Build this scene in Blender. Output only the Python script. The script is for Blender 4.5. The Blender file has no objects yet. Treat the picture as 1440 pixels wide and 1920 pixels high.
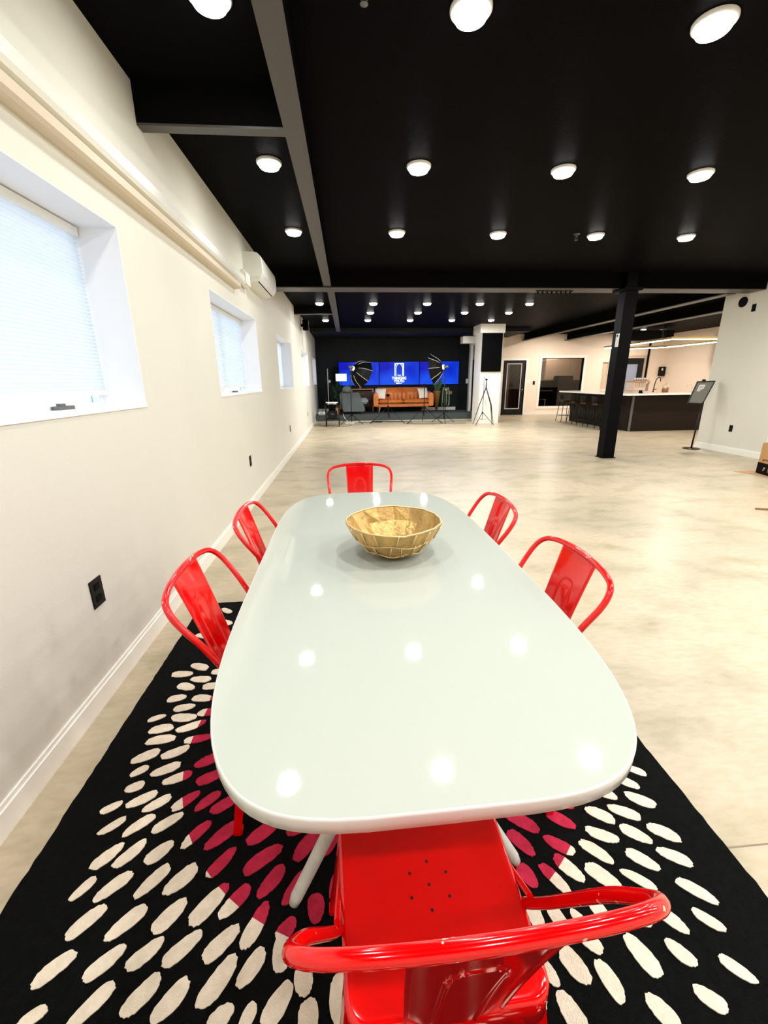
import bpy, bmesh, math, random
from mathutils import Vector, Matrix
random.seed(7)
PI = math.pi
sc = bpy.context.scene
COL = sc.collection

# ------------------------------------------------------------------ camera
F_PX = 796.35
PITCH, YAW, ROLL = .300272, .0784953, -.0119127
cam_d = bpy.data.cameras.new('camera'); cam = bpy.data.objects.new('camera', cam_d); COL.objects.link(cam)
cam_d.sensor_fit = 'VERTICAL'; cam_d.sensor_height = 24.0; cam_d.lens = F_PX / 1920 * 24.0
cam_d.clip_start = .02; cam_d.clip_end = 200
fwd = Vector((math.sin(YAW)*math.cos(PITCH), math.cos(YAW)*math.cos(PITCH), -math.sin(PITCH)))
rgt = Vector((math.cos(YAW), -math.sin(YAW), 0)); up = rgt.cross(fwd)
r2 = rgt*math.cos(ROLL) + up*math.sin(ROLL); u2 = up*math.cos(ROLL) - rgt*math.sin(ROLL)
mw = Matrix.Identity(4)
for i in range(3):
    mw[i][0] = r2[i]; mw[i][1] = u2[i]; mw[i][2] = -fwd[i]
mw[2][3] = 1.4
cam.matrix_world = mw
sc.camera = cam

# ------------------------------------------------------------------ look, world, light levels
sc.view_settings.view_transform = 'Standard'
try: sc.view_settings.look = 'None'
except Exception: pass
sc.view_settings.gamma = 1; sc.view_settings.use_curve_mapping = False
sc.view_settings.exposure = 0.24
LAMP_W = 10.6          # watts of each recessed ceiling light before the main beam
CAM_W = 15.0           # watts of the rows above and behind the camera
WALL_W = 5.0            # watts of those nearest the left wall
FAR_W = 26.0           # watts of each recessed ceiling light beyond it
WARM_W = 62.0          # watts of each warm light added to brighten the bar and back rooms
LENS_E = 14.0          # glow of a recessed light's diffuser
SKY = 2.1
LAMP_COL = (1.0, .99, .95)
WARM_COL = (1.0, .885, .79)
world = bpy.data.worlds.new('world'); sc.world = world; world.use_nodes = True
bg = world.node_tree.nodes['Background']; bg.inputs[0].default_value = (.78, .87, 1, 1); bg.inputs[1].default_value = SKY
cy = sc.cycles
cy.use_denoising = True
cy.max_bounces = 8; cy.diffuse_bounces = 5; cy.glossy_bounces = 4; cy.transmission_bounces = 5; cy.transparent_max_bounces = 8
cy.caustics_reflective = False; cy.caustics_refractive = False
cy.sample_clamp_indirect = 2.5
cy.use_light_tree = True

# ------------------------------------------------------------------ materials
def srgb(r, g, b):
    f = lambda c: (c/255/12.92) if c/255 <= .04045 else ((c/255+.055)/1.055)**2.4
    return (f(r), f(g), f(b), 1)
def mat(name, col, rough=.5, metal=0, spec=.5, coat=0, emis=None, estr=0, noise=0, nscale=8, col2=None, bump=0, bscale=60, trans=0, alpha=1, sheen=0):
    m = bpy.data.materials.new(name); m.use_nodes = True
    nt = m.node_tree; b = nt.nodes['Principled BSDF']
    c = srgb(*col) if max(col) > 1 else (*col, 1)
    b.inputs['Base Color'].default_value = c
    b.inputs['Roughness'].default_value = rough; b.inputs['Metallic'].default_value = metal
    b.inputs['Specular IOR Level'].default_value = spec
    b.inputs['Coat Weight'].default_value = coat; b.inputs['Coat Roughness'].default_value = .05
    b.inputs['Transmission Weight'].default_value = trans
    b.inputs['Sheen Weight'].default_value = sheen
    b.inputs['Alpha'].default_value = alpha
    if emis:
        b.inputs['Emission Color'].default_value = (*emis, 1); b.inputs['Emission Strength'].default_value = estr
    if noise or bump:
        tc = nt.nodes.new('ShaderNodeTexCoord')
    if noise:
        n = nt.nodes.new('ShaderNodeTexNoise'); n.inputs['Scale'].default_value = nscale; n.inputs['Detail'].default_value = 5
        mx = nt.nodes.new('ShaderNodeMix'); mx.data_type = 'RGBA'
        c2 = (srgb(*col2) if max(col2) > 1 else (*col2, 1)) if col2 else tuple(v*(1-noise) for v in c[:3])+(1,)
        rp = nt.nodes.new('ShaderNodeMapRange'); rp.inputs[1].default_value = .35; rp.inputs[2].default_value = .65
        nt.links.new(tc.outputs['Object'], n.inputs['Vector']); nt.links.new(n.outputs['Fac'], rp.inputs[0])
        nt.links.new(rp.outputs[0], mx.inputs['Factor'])
        mx.inputs[6].default_value = c; mx.inputs[7].default_value = c2
        nt.links.new(mx.outputs[2], b.inputs['Base Color'])
    if bump:
        n2 = nt.nodes.new('ShaderNodeTexNoise'); n2.inputs['Scale'].default_value = bscale; n2.inputs['Detail'].default_value = 4
        bp = nt.nodes.new('ShaderNodeBump'); bp.inputs['Strength'].default_value = bump; bp.inputs['Distance'].default_value = .01
        nt.links.new(tc.outputs['Object'], n2.inputs['Vector']); nt.links.new(n2.outputs['Fac'], bp.inputs['Height'])
        nt.links.new(bp.outputs[0], b.inputs['Normal'])
    return m
M = {}
M['wall'] = mat('painted_wall_cream', (222, 220, 209), .55, spec=.3, noise=.03, nscale=1.5, bump=.05, bscale=120)
M['wall_pink'] = mat('painted_wall_warm', (240, 224, 206), .6)
M['reveal'] = mat('window_reveal_white', (240, 241, 244), .5)
M['trim'] = mat('trim_white', (242, 240, 232), .35)
M['black_wall'] = mat('black_wall_paint', (30, 34, 37), .65, spec=.15, noise=.4, nscale=1)
M['ceiling'] = mat('black_ceiling_paint', (.0042, .004, .004), .42, spec=.004, bump=.15, bscale=90)
M['beamblack'] = mat('beam_black_paint', (.004, .004, .004), .6, spec=0)
M['beam'] = mat('beam_flange_grey', (72, 68, 64), .42, spec=.4, bump=.08, bscale=150)  # flanges in a lighter grey than the black beam bodies
M['black'] = mat('black_satin', (5, 5, 6), .5, spec=.06)
M['blackmetal'] = mat('black_metal', (11, 11, 12), .35, spec=.35)
M['blackplastic'] = mat('black_plastic', (10, 10, 11), .5, spec=.2)
M['blackpanel'] = mat('black_acoustic_fabric', (6, 6, 7), .9, spec=.05)
M['white'] = mat('white_plastic', (238, 238, 234), .35)
M['acwhite'] = mat('air_conditioner_white', (235, 236, 228), .25)
M['chrome'] = mat('chrome', (205, 205, 205), .15, metal=1)
M['red'] = mat('red_gloss_enamel', (228, 2, 4), .12, spec=.5, coat=.35, noise=.10, nscale=5)
M['redchipglint'] = M['red'].copy(); M['redchipglint'].name = 'red_enamel_chips_glints'  # pale specks: paint chips and reflection glints put into the colour
_nt = M['redchipglint'].node_tree; _b = _nt.nodes['Principled BSDF']; _src = _b.inputs['Base Color'].links[0].from_socket
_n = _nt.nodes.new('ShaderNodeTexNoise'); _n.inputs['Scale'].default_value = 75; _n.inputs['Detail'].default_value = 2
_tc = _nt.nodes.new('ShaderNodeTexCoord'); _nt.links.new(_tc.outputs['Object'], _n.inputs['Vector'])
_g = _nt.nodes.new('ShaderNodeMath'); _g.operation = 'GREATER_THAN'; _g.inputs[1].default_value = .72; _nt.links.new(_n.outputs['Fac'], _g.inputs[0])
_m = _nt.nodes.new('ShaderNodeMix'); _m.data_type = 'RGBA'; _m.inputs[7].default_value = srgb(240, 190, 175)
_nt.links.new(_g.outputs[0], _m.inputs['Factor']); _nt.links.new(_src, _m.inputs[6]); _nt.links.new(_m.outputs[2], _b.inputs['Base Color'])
M['hole'] = mat('dark_hole', (30, 2, 2), .8)
M['tabletop'] = mat('white_gloss_lacquer', (187, 192, 182), .03, spec=.5, coat=.15)
M['tableedge'] = mat('white_gloss_edge', (222, 222, 218), .15)
M['tableleg'] = mat('white_painted_wood', (214, 212, 206), .5, noise=.12, nscale=30, bump=.2, bscale=60)
M['rugblack'] = mat('rug_black_pile', (10, 12, 12), .95, noise=.5, nscale=60, bump=.6, bscale=300, spec=.1)
M['rugcream'] = mat('rug_cream_pile', (250, 236, 214), .95, noise=.12, nscale=40, bump=.6, bscale=300, spec=.1)
M['rugred'] = mat('rug_magenta_pile', (205, 48, 78), .95, noise=.2, nscale=40, bump=.6, bscale=300, spec=.1)
M['gold'] = mat('gold_leaf', (206, 166, 98), .3, metal=.5, noise=.3, nscale=18, bump=.5, bscale=45)
M['goldseam'] = mat('gold_leaf_seam', (226, 200, 146), .35, metal=.6)
M['leather'] = mat('tan_leather', (222, 128, 60), .38, noise=.2, nscale=10, bump=.1, bscale=120)
M['leatherdark'] = mat('tan_leather_piping', (120, 58, 22), .5)
M['wood'] = mat('light_wood', (190, 140, 96), .5, noise=.25, nscale=14)
M['darkwood'] = mat('dark_wood', (70, 36, 22), .45, noise=.4, nscale=10)
M['barpanel'] = mat('dark_bar_panel', (34, 18, 13), .45, spec=.2, noise=.55, nscale=4, col2=(22, 18, 12))
M['barside'] = mat('dark_bar_side', (24, 24, 16), .45, spec=.15, noise=.4, nscale=6)
M['greyfab'] = mat('grey_fabric', (96, 106, 110), .9, noise=.1, nscale=60, sheen=.2)
M['greyfabl'] = mat('light_grey_fabric', (140, 150, 152), .9, noise=.1, nscale=60)
M['pillow'] = mat('cream_cushion_fabric', (246, 240, 230), .9, noise=.06, nscale=20)
M['carpet'] = mat('stage_grey_carpet', (72, 80, 80), .95, noise=.25, nscale=50, bump=.3, bscale=200)
M['plant'] = mat('green_leaf', (34, 96, 44), .45, noise=.35, nscale=15)
M['plantdark'] = mat('dark_green_leaf', (26, 62, 34), .45, noise=.35, nscale=15)
M['plantpale'] = mat('pale_green_stem', (150, 170, 140), .6)
M['wicker'] = mat('wicker', (150, 104, 56), .7, noise=.45, nscale=60, bump=.5, bscale=90)
M['softblack'] = mat('softbox_black_fabric', (9, 9, 10), .5, spec=.15, noise=.4, nscale=8)
M['silver'] = mat('silver_piping', (190, 190, 188), .4)
M['marble'] = mat('white_counter_stone', (246, 244, 238), .15, noise=.05, nscale=5)
M['cardboard'] = mat('cardboard', (196, 150, 100), .8, noise=.08, nscale=20)
M['tanface'] = mat('tan_door_panel', (206, 184, 158), .6)
M['sign'] = mat('sign_board_grey', (122, 124, 120), .35)
M['paper'] = mat('paper_white', (236, 232, 226), .7)
M['print'] = mat('print_grey', (120, 118, 120), .7)
M['cabinet'] = mat('cabinet_cream', (214, 196, 178), .5)
M['brass'] = mat('brass_frame', (150, 136, 78), .35, metal=.7)
M['greytrim'] = mat('grey_metal', (110, 110, 108), .4, metal=.5)
M['cord'] = mat('black_cord', (12, 12, 12), .5)
M['cordw'] = mat('white_cord', (220, 220, 215), .5)
M['jar'] = mat('brown_jar_content', (128, 84, 52), .5)
M['pinkmetal'] = mat('brushed_steel_warm', (216, 196, 182), .3, metal=.35)
M['bluepane'] = mat('blue_grey_blind', (150, 160, 182), .5)

def emission(name, col, s):
    m = bpy.data.materials.new(name); m.use_nodes = True; nt = m.node_tree
    nt.nodes.remove(nt.nodes['Principled BSDF']); e = nt.nodes.new('ShaderNodeEmission')
    e.inputs[0].default_value = (*col, 1); e.inputs[1].default_value = s
    nt.links.new(e.outputs[0], nt.nodes['Material Output'].inputs[0]); return m
M['lens'] = emission('lamp_diffuser', LAMP_COL, LENS_E)
M['ledstrip'] = emission('led_strip', (1, .93, .84), 9)
M['whitescreen'] = emission('white_screen', (1, 1, 1), 1.6)
M['logo'] = emission('screen_white', (.92, .95, 1), 1.5)
M['farglow'] = emission('distant_lamp_glow', (1, .85, .66), 2.2)

def glass(name, tint=(.9, .95, .95), a=.12):
    m = bpy.data.materials.new(name); m.use_nodes = True; nt = m.node_tree; b = nt.nodes['Principled BSDF']
    tr = nt.nodes.new('ShaderNodeBsdfTransparent'); tr.inputs[0].default_value = (*tint, 1)
    gl = nt.nodes.new('ShaderNodeBsdfGlossy'); gl.inputs['Roughness'].default_value = .02
    lw = nt.nodes.new('ShaderNodeLayerWeight'); lw.inputs[0].default_value = .5
    pw = nt.nodes.new('ShaderNodeMath'); pw.operation = 'POWER'; pw.inputs[1].default_value = 4; nt.links.new(lw.outputs['Facing'], pw.inputs[0])
    fr = nt.nodes.new('ShaderNodeMath'); fr.operation = 'MULTIPLY_ADD'; fr.inputs[1].default_value = .6; fr.inputs[2].default_value = .04; nt.links.new(pw.outputs[0], fr.inputs[0])
    mx = nt.nodes.new('ShaderNodeMixShader'); nt.nodes.remove(b)
    nt.links.new(fr.outputs[0], mx.inputs[0]); nt.links.new(tr.outputs[0], mx.inputs[1]); nt.links.new(gl.outputs[0], mx.inputs[2])
    nt.links.new(mx.outputs[0], nt.nodes['Material Output'].inputs[0]); return m
M['glass'] = glass('window_glass')
M['tintglass'] = glass('tinted_glass', (.55, .52, .48))

def blind_mat():
    m = bpy.data.materials.new('cellular_shade_fabric'); m.use_nodes = True; nt = m.node_tree
    nt.nodes.remove(nt.nodes['Principled BSDF'])
    d = nt.nodes.new('ShaderNodeBsdfDiffuse'); d.inputs[0].default_value = (.78, .78, .8, 1)
    t = nt.nodes.new('ShaderNodeBsdfTranslucent'); t.inputs[0].default_value = (.80, .84, .92, 1)
    mx = nt.nodes.new('ShaderNodeMixShader'); mx.inputs[0].default_value = .5
    nt.links.new(d.outputs[0], mx.inputs[1]); nt.links.new(t.outputs[0], mx.inputs[2])
    nt.links.new(mx.outputs[0], nt.nodes['Material Output'].inputs[0]); return m
M['blind'] = blind_mat()

def floor_mat():
    m = bpy.data.materials.new('polished_concrete'); m.use_nodes = True; nt = m.node_tree; N = nt.nodes; Lk = nt.links
    b = N['Principled BSDF']; tc = N.new('ShaderNodeTexCoord')
    def noise(scale, det=6, dist=0, mp=None):
        n = N.new('ShaderNodeTexNoise'); n.inputs['Scale'].default_value = scale; n.inputs['Detail'].default_value = det; n.inputs['Distortion'].default_value = dist
        if mp:
            q = N.new('ShaderNodeMapping'); q.inputs['Scale'].default_value = mp; Lk.new(tc.outputs['Object'], q.inputs[0]); Lk.new(q.outputs[0], n.inputs['Vector'])
        else: Lk.new(tc.outputs['Object'], n.inputs['Vector'])
        return n
    def ramp(src, stops):
        r = N.new('ShaderNodeValToRGB'); e = r.color_ramp
        e.elements[0].position, e.elements[0].color = stops[0]; e.elements[1].position, e.elements[1].color = stops[-1]
        for p_, c_ in stops[1:-1]: q_ = e.elements.new(p_); q_.color = c_
        Lk.new(src.outputs['Fac'], r.inputs[0]); return r
    def mult(a_, b_, f_):
        q_ = N.new('ShaderNodeMix'); q_.data_type = 'RGBA'; q_.blend_type = 'MULTIPLY'; q_.inputs[0].default_value = f_
        Lk.new(a_.outputs[2] if a_.bl_idname == 'ShaderNodeMix' else a_.outputs[0], q_.inputs[6]); Lk.new(b_.outputs[0], q_.inputs[7]); return q_
    clouds = ramp(noise(.9, 4, .4), [(.25, srgb(180, 173, 155)), (.5, srgb(197, 185, 166)), (.75, srgb(208, 194, 174))])
    patches = ramp(noise(2.4, 5, .3, (1, 1.7, 1)), [(.25, srgb(206, 208, 188)), (.52, srgb(250, 246, 236)), (.8, srgb(255, 250, 244))])
    fine = ramp(noise(14, 5, .2, (1, 2.6, 1)), [(.3, srgb(236, 232, 220)), (.6, (1, 1, 1, 1))])
    mu2 = mult(mult(clouds, patches, .9), fine, .7)
    # saw cut joints across the slab at y = .863 + k*5.2
    sp = N.new('ShaderNodeSeparateXYZ'); Lk.new(tc.outputs['Object'], sp.inputs[0])
    a = N.new('ShaderNodeMath'); a.operation = 'SUBTRACT'; a.inputs[1].default_value = .863; Lk.new(sp.outputs[1], a.inputs[0])
    pp = N.new('ShaderNodeMath'); pp.operation = 'PINGPONG'; pp.inputs[1].default_value = 3.3; Lk.new(a.outputs[0], pp.inputs[0])
    lt = N.new('ShaderNodeMath'); lt.operation = 'LESS_THAN'; lt.inputs[1].default_value = .0028; Lk.new(pp.outputs[0], lt.inputs[0])
    mj = N.new('ShaderNodeMix'); mj.data_type = 'RGBA'; Lk.new(lt.outputs[0], mj.inputs['Factor']); Lk.new(mu2.outputs[2], mj.inputs[6]); mj.inputs[7].default_value = srgb(130, 112, 88)
    Lk.new(mj.outputs[2], b.inputs['Base Color'])
    b.inputs['Roughness'].default_value = .35
    b.inputs['Specular IOR Level'].default_value = .38
    return m
M['floor'] = floor_mat()

def screen_mat():
    m = bpy.data.materials.new('blue_video_screen'); m.use_nodes = True; nt = m.node_tree; N = nt.nodes
    N.remove(N['Principled BSDF']); tc = N.new('ShaderNodeTexCoord')
    n = N.new('ShaderNodeTexNoise'); n.inputs['Scale'].default_value = .9; n.inputs['Detail'].default_value = 1
    cr = N.new('ShaderNodeValToRGB'); cr.color_ramp.elements[0].color = (.0, .004, .42, 1); cr.color_ramp.elements[0].position = .38
    cr.color_ramp.elements[1].color = (.008, .07, .75, 1); cr.color_ramp.elements[1].position = .6
    e = N.new('ShaderNodeEmission'); e.inputs[1].default_value = 1.0
    nt.links.new(tc.outputs['Object'], n.inputs['Vector']); nt.links.new(n.outputs['Fac'], cr.inputs[0]); nt.links.new(cr.outputs[0], e.inputs[0])
    gl = N.new('ShaderNodeBsdfGlossy'); gl.inputs['Roughness'].default_value = .2; gl.inputs[0].default_value = (.012, .012, .012, 1)
    ad = N.new('ShaderNodeAddShader'); nt.links.new(e.outputs[0], ad.inputs[0]); nt.links.new(gl.outputs[0], ad.inputs[1])
    nt.links.new(ad.outputs[0], N['Material Output'].inputs[0]); return m
M['screen'] = screen_mat()

# ------------------------------------------------------------------ mesh builder
class MB:
    def __init__(s): s.bm = bmesh.new()
    def _face(s, vs, mi=0, smooth=False):
        try:
            f = s.bm.faces.new(vs); f.material_index = mi; f.smooth = smooth; return f
        except ValueError: return None
    def box(s, x0, x1, y0, y1, z0, z1, mi=0, bev=0, mtx=None):
        b = bmesh.new(); bmesh.ops.create_cube(b, size=1)
        for v in b.verts: v.co = Vector(((x0+x1)/2+v.co.x*(x1-x0), (y0+y1)/2+v.co.y*(y1-y0), (z0+z1)/2+v.co.z*(z1-z0)))
        if bev: bmesh.ops.bevel(b, geom=b.edges[:], offset=bev, segments=2, affect='EDGES')
        s._merge(b, mi, mtx); return s
    def _merge(s, b, mi, mtx=None, smooth=False):
        mp = {}
        for v in b.verts: mp[v] = s.bm.verts.new((mtx @ v.co) if mtx else v.co)
        for f in b.faces:
            nf = s._face([mp[v] for v in f.verts], mi, smooth or f.smooth)
        b.free()
    def obox(s, c, size, rot, mi=0, bev=0):
        m = Matrix.Translation(Vector(c)) @ rot.to_4x4()
        return s.box(-size[0]/2, size[0]/2, -size[1]/2, size[1]/2, -size[2]/2, size[2]/2, mi, bev, m)
    def tube(s, pts, r, seg=10, closed=False, mi=0, caps=True, smooth=True, flat=1.0):
        pts = [Vector(p) for p in pts]; n = len(pts)
        rs = r if isinstance(r, (list, tuple)) else [r]*n
        rings = []; prev = None
        for i, p in enumerate(pts):
            if closed: t = pts[(i+1) % n] - pts[i-1]
            else: t = pts[min(i+1, n-1)] - pts[max(i-1, 0)]
            if t.length < 1e-9: t = Vector((0, 0, 1))
            t.normalize()
            if prev is None:
                a = Vector((0, 0, 1)) if abs(t.z) < .9 else Vector((0, 1, 0))
                u = t.cross(a).normalized()
            else:
                u = (prev - t*prev.dot(t))
                u = u.normalized() if u.length > 1e-6 else t.orthogonal().normalized()
            prev = u; v = t.cross(u)
            rings.append([s.bm.verts.new(p + (u*math.cos(2*PI*k/seg) + v*math.sin(2*PI*k/seg)*flat)*rs[i]) for k in range(seg)])
        m = n if closed else n-1
        for i in range(m):
            A, B = rings[i], rings[(i+1) % n]
            for k in range(seg): s._face([A[k], A[(k+1) % seg], B[(k+1) % seg], B[k]], mi, smooth)
        if caps and not closed:
            s._face(rings[0][::-1], mi); s._face(rings[-1], mi)
        return s
    def cyl(s, p0, p1, r, seg=16, r1=None, mi=0): return s.tube([p0, p1], [r, r if r1 is None else r1], seg, mi=mi)
    def lathe(s, c, prof, seg=24, mi=0, smooth=True, mtx=None):
        rings = []
        for (r, z) in prof:
            if r < 1e-6: rings.append([s.bm.verts.new((mtx @ Vector((0, 0, z)) if mtx else Vector((0, 0, z))) + Vector(c))])
            else:
                ring = []
                for k in range(seg):
                    q = Vector((r*math.cos(2*PI*k/seg), r*math.sin(2*PI*k/seg), z))
                    ring.append(s.bm.verts.new((mtx @ q if mtx else q) + Vector(c)))
                rings.append(ring)
        for A, B in zip(rings, rings[1:]):
            for k in range(seg):
                a = [A[0]] if len(A) == 1 else [A[k], A[(k+1) % seg]]
                b = [B[0]] if len(B) == 1 else [B[(k+1) % seg], B[k]]
                if len(a)+len(b) > 2: s._face(a+b, mi, smooth)
        return s
    def prism(s, poly, z0, z1, mi=0, mtx=None, smooth=False):
        lo = [s.bm.verts.new((mtx @ Vector((x, y, z0))) if mtx else (x, y, z0)) for x, y in poly]
        hi = [s.bm.verts.new((mtx @ Vector((x, y, z1))) if mtx else (x, y, z1)) for x, y in poly]
        s._face(lo[::-1], mi); s._face(hi, mi); n = len(poly)
        for i in range(n): s._face([lo[i], lo[(i+1) % n], hi[(i+1) % n], hi[i]], mi, smooth)
        return s
    def poly(s, pts, mi=0, smooth=False): return s._face([s.bm.verts.new(p) for p in pts], mi, smooth)
    def grid(s, fn, nu, nv, mi=0, smooth=True):
        g = [[s.bm.verts.new(fn(i/nu, j/nv)) for j in range(nv+1)] for i in range(nu+1)]
        for i in range(nu):
            for j in range(nv): s._face([g[i][j], g[i+1][j], g[i+1][j+1], g[i][j+1]], mi, smooth)
        return s
    def build(s, name, mats, parent=None, **kw):
        mats = mats if isinstance(mats, (list, tuple)) else [mats]
        if kw.get('recalc', True): bmesh.ops.recalc_face_normals(s.bm, faces=s.bm.faces[:])
        me = bpy.data.meshes.new(name)
        off = None
        o = bpy.data.objects.new(name, me); COL.objects.link(o)
        if parent is not None and kw.get('world', True):
            off = world_loc(parent)
            for v in s.bm.verts: v.co -= off
        elif kw.get('loc') is not None:
            off = Vector(kw['loc'])
            for v in s.bm.verts: v.co -= off
            o.location = off
        s.bm.to_mesh(me); s.bm.free()
        for m in mats: me.materials.append(m)
        if parent is not None: o.parent = parent
        return o
def world_loc(o):
    v = Vector(o.location)
    while o.parent: o = o.parent; v += Vector(o.location)
    return v
def tag(o, label=None, cat=None, group=None, kind=None):
    if label: o['label'] = label
    if cat: o['category'] = cat
    if group: o['group'] = group
    if kind: o['kind'] = kind
    return o
def thing(name, loc, label, cat, group=None):
    o = bpy.data.objects.new(name, None); COL.objects.link(o); o.location = loc; o.empty_display_size = .1
    return tag(o, label, cat, group)
def struct(name, mb, mats, parent=None, label=None):
    o = mb.build(name, mats, parent)
    if parent is None: o['kind'] = 'structure'
    if label: o['label'] = label
    return o
def catmull(P, n=6, closed=False):
    P = [Vector(p) for p in P]; out = []; N = len(P)
    rng = range(N if closed else N-1)
    for i in rng:
        if closed: p0, p1, p2, p3 = P[i-1], P[i], P[(i+1) % N], P[(i+2) % N]
        else: p0, p1, p2, p3 = P[max(i-1, 0)], P[i], P[i+1], P[min(i+2, N-1)]
        for k in range(n):
            t = k/n
            out.append(.5*((2*p1)+(-p0+p2)*t+(2*p0-5*p1+4*p2-p3)*t*t+(-p0+3*p1-3*p2+p3)*t**3))
    if not closed: out.append(P[-1])
    return out
def copy_thing(root, loc, rz=0, label=None, group=None):
    r = root.copy(); COL.objects.link(r); r.location = loc; r.rotation_euler = (0, 0, rz)
    if label: r['label'] = label
    if group: r['group'] = group
    def rec(src, dst):
        for ch in src.children:
            c = ch.copy(); COL.objects.link(c); c.parent = dst; rec(ch, c)
    rec(root, r)
    return r
def bevel(o, w, seg=2, ang=35):
    m = o.modifiers.new('bevel', 'BEVEL'); m.width = w; m.segments = seg; m.limit_method = 'ANGLE'; m.angle_limit = math.radians(ang); return o
def smooth(o):
    for p in o.data.polygons: p.use_smooth = True
    return o
def text_mesh(s, size, mtx, mb, bold=0, mi=0, xscale=1.0):
    cu = bpy.data.curves.new('t', 'FONT'); cu.body = s; cu.size = size; cu.align_x = 'CENTER'; cu.align_y = 'CENTER'; cu.offset = bold; cu.extrude = .001
    o = bpy.data.objects.new('t', cu); COL.objects.link(o)
    dg = bpy.context.evaluated_depsgraph_get(); me = bpy.data.meshes.new_from_object(o.evaluated_get(dg))
    b = bmesh.new(); b.from_mesh(me)
    for v in b.verts: v.co.x *= xscale
    mb._merge(b, mi, mtx)
    bpy.data.objects.remove(o); bpy.data.curves.remove(cu); bpy.data.meshes.remove(me)

# ================================================================== THE ROOM
XL, XR, XB = -1.165, 7.19, 12.8       # left wall, right wall, far bar side wall
YN, YC, YE = -2.6, 8.32, 17.15        # wall behind, corner of the right wall, end wall
ZC = 3.04
struct('floor', MB().box(-1.6, XB+.3, YN-.3, YE+4.2, -.12, 0), M['floor'])
struct('ceiling', MB().box(-1.6, XB+.3, YN-.3, YE+4.2, ZC, ZC+.15), M['ceiling'])
WIN = [(.67, 2.64), (4.17, 6.14), (7.8, 9.72), (11.75, 13.78), (15.35, 16.95)]
WZ0, WZ1, XO = 1.27, 2.175, -1.46
mb = MB(); y = YN-.3
for a, b in WIN:
    mb.box(XO, XL, y, a, 0, ZC); mb.box(XO, XL, a, b, 0, WZ0); mb.box(XO, XL, a, b, WZ1, ZC); y = b
mb.box(XO, XL, y, YE+.1, 0, ZC)
struct('wall_left', mb, M['wall'])
# end wall behind the stage (black), and the pale end wall beyond the partition with door and inner window openings
struct('wall_stage', MB().box(XL, 4.95, YE, YE+.15, 0, ZC), M['black_wall'])
DX0, DX1 = 6.12, 7.02
WX0, WX1, IZ0, IZ1 = 7.66, 9.38, .33, 2.17
RX0, RX1 = 11.0, 11.9
mb = MB()
mb.box(4.95, DX0, YE, YE+.15, 0, ZC); mb.box(DX0, DX1, YE, YE+.15, 2.09, ZC)
mb.box(DX1, WX0, YE, YE+.15, 0, ZC); mb.box(WX0, WX1, YE, YE+.15, 0, IZ0); mb.box(WX0, WX1, YE, YE+.15, IZ1, ZC)
mb.box(WX1, 10.14, YE, YE+.15, 0, ZC); mb.box(10.14, 10.46, YE, YE+.15, 0, .92); mb.box(10.14, 10.46, YE, YE+.15, 2.03, ZC)
mb.box(10.46, RX0, YE, YE+.15, 0, ZC); mb.box(RX0, RX1, YE, YE+.15, 2.14, ZC); mb.box(RX1, XB, YE, YE+.15, 0, ZC)
struct('wall_end', mb, M['wall_pink'])
struct('wall_bar_side', MB().box(XB, XB+.15, YC-.15, YE, 0, ZC), M['wall_pink'])
mb = MB(); mb.box(XR, XR+.15, YN-.15, YC, 0, ZC); mb.box(XR+.15, XB, YC-.15, YC, 0, ZC)
struct('wall_right', mb, M['wall'])
struct('wall_behind', MB().box(XL, XR, YN-.15, YN, 0, ZC), M['wall'])
# dim rooms behind the glazed openings
mb = MB(); mb.box(4.4, XB, 20.6, 20.75, 0, ZC); mb.box(4.4, 4.55, YE+.15, 20.6, 0, ZC); mb.box(XB, XB+.15, YE+.15, 20.6, 0, ZC)
struct('wall_back_room', mb, mat('back_room_wall', (170, 150, 128), .7))
# baseboards
def base_profile_left(y0, y1):
    m = MB(); m.box(XL, XL+.014, y0, y1, 0, .09); m.box(XL, XL+.008, y0, y1, .09, .108); return m
struct('baseboard_left', base_profile_left(YN, 15.5), M['trim'])
struct('baseboard_right', MB().box(XR-.014, XR, YN, YC, 0, .1).box(XR-.008, XR, YN, YC, .1, .118).box(XR-.014, XR+.16, YC, YC+.014, 0, .1), M['trim'])
struct('baseboard_end', MB().box(5.0, DX0-.09, YE-.014, YE, 0, .1).box(DX1+.09, 10.9, YE-.014, YE, 0, .1), M['trim'])
struct('baseboard_stage', MB().box(XL, -.75, YE-.03, YE, .25, .37).box(2.9, 4.25, YE-.03, YE, .25, .37), M['trim'])

# black beams under the ceiling
BZ = 2.83
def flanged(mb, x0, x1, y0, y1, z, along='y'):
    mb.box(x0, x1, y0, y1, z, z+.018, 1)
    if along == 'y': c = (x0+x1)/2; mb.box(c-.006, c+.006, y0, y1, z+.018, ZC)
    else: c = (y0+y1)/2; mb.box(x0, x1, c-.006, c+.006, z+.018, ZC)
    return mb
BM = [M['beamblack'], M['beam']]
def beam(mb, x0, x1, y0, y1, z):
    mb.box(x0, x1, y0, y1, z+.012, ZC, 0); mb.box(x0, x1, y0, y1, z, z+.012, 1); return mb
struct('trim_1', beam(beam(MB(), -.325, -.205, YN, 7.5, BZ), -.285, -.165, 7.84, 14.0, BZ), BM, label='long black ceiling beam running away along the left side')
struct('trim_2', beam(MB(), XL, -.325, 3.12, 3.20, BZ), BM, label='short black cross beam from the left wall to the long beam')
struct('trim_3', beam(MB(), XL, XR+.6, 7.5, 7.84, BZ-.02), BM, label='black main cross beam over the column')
struct('trim_4', beam(MB(), XL, -.285, 10.75, 10.85, BZ+.04), BM, label='far short black cross beam by the left wall')
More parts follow.
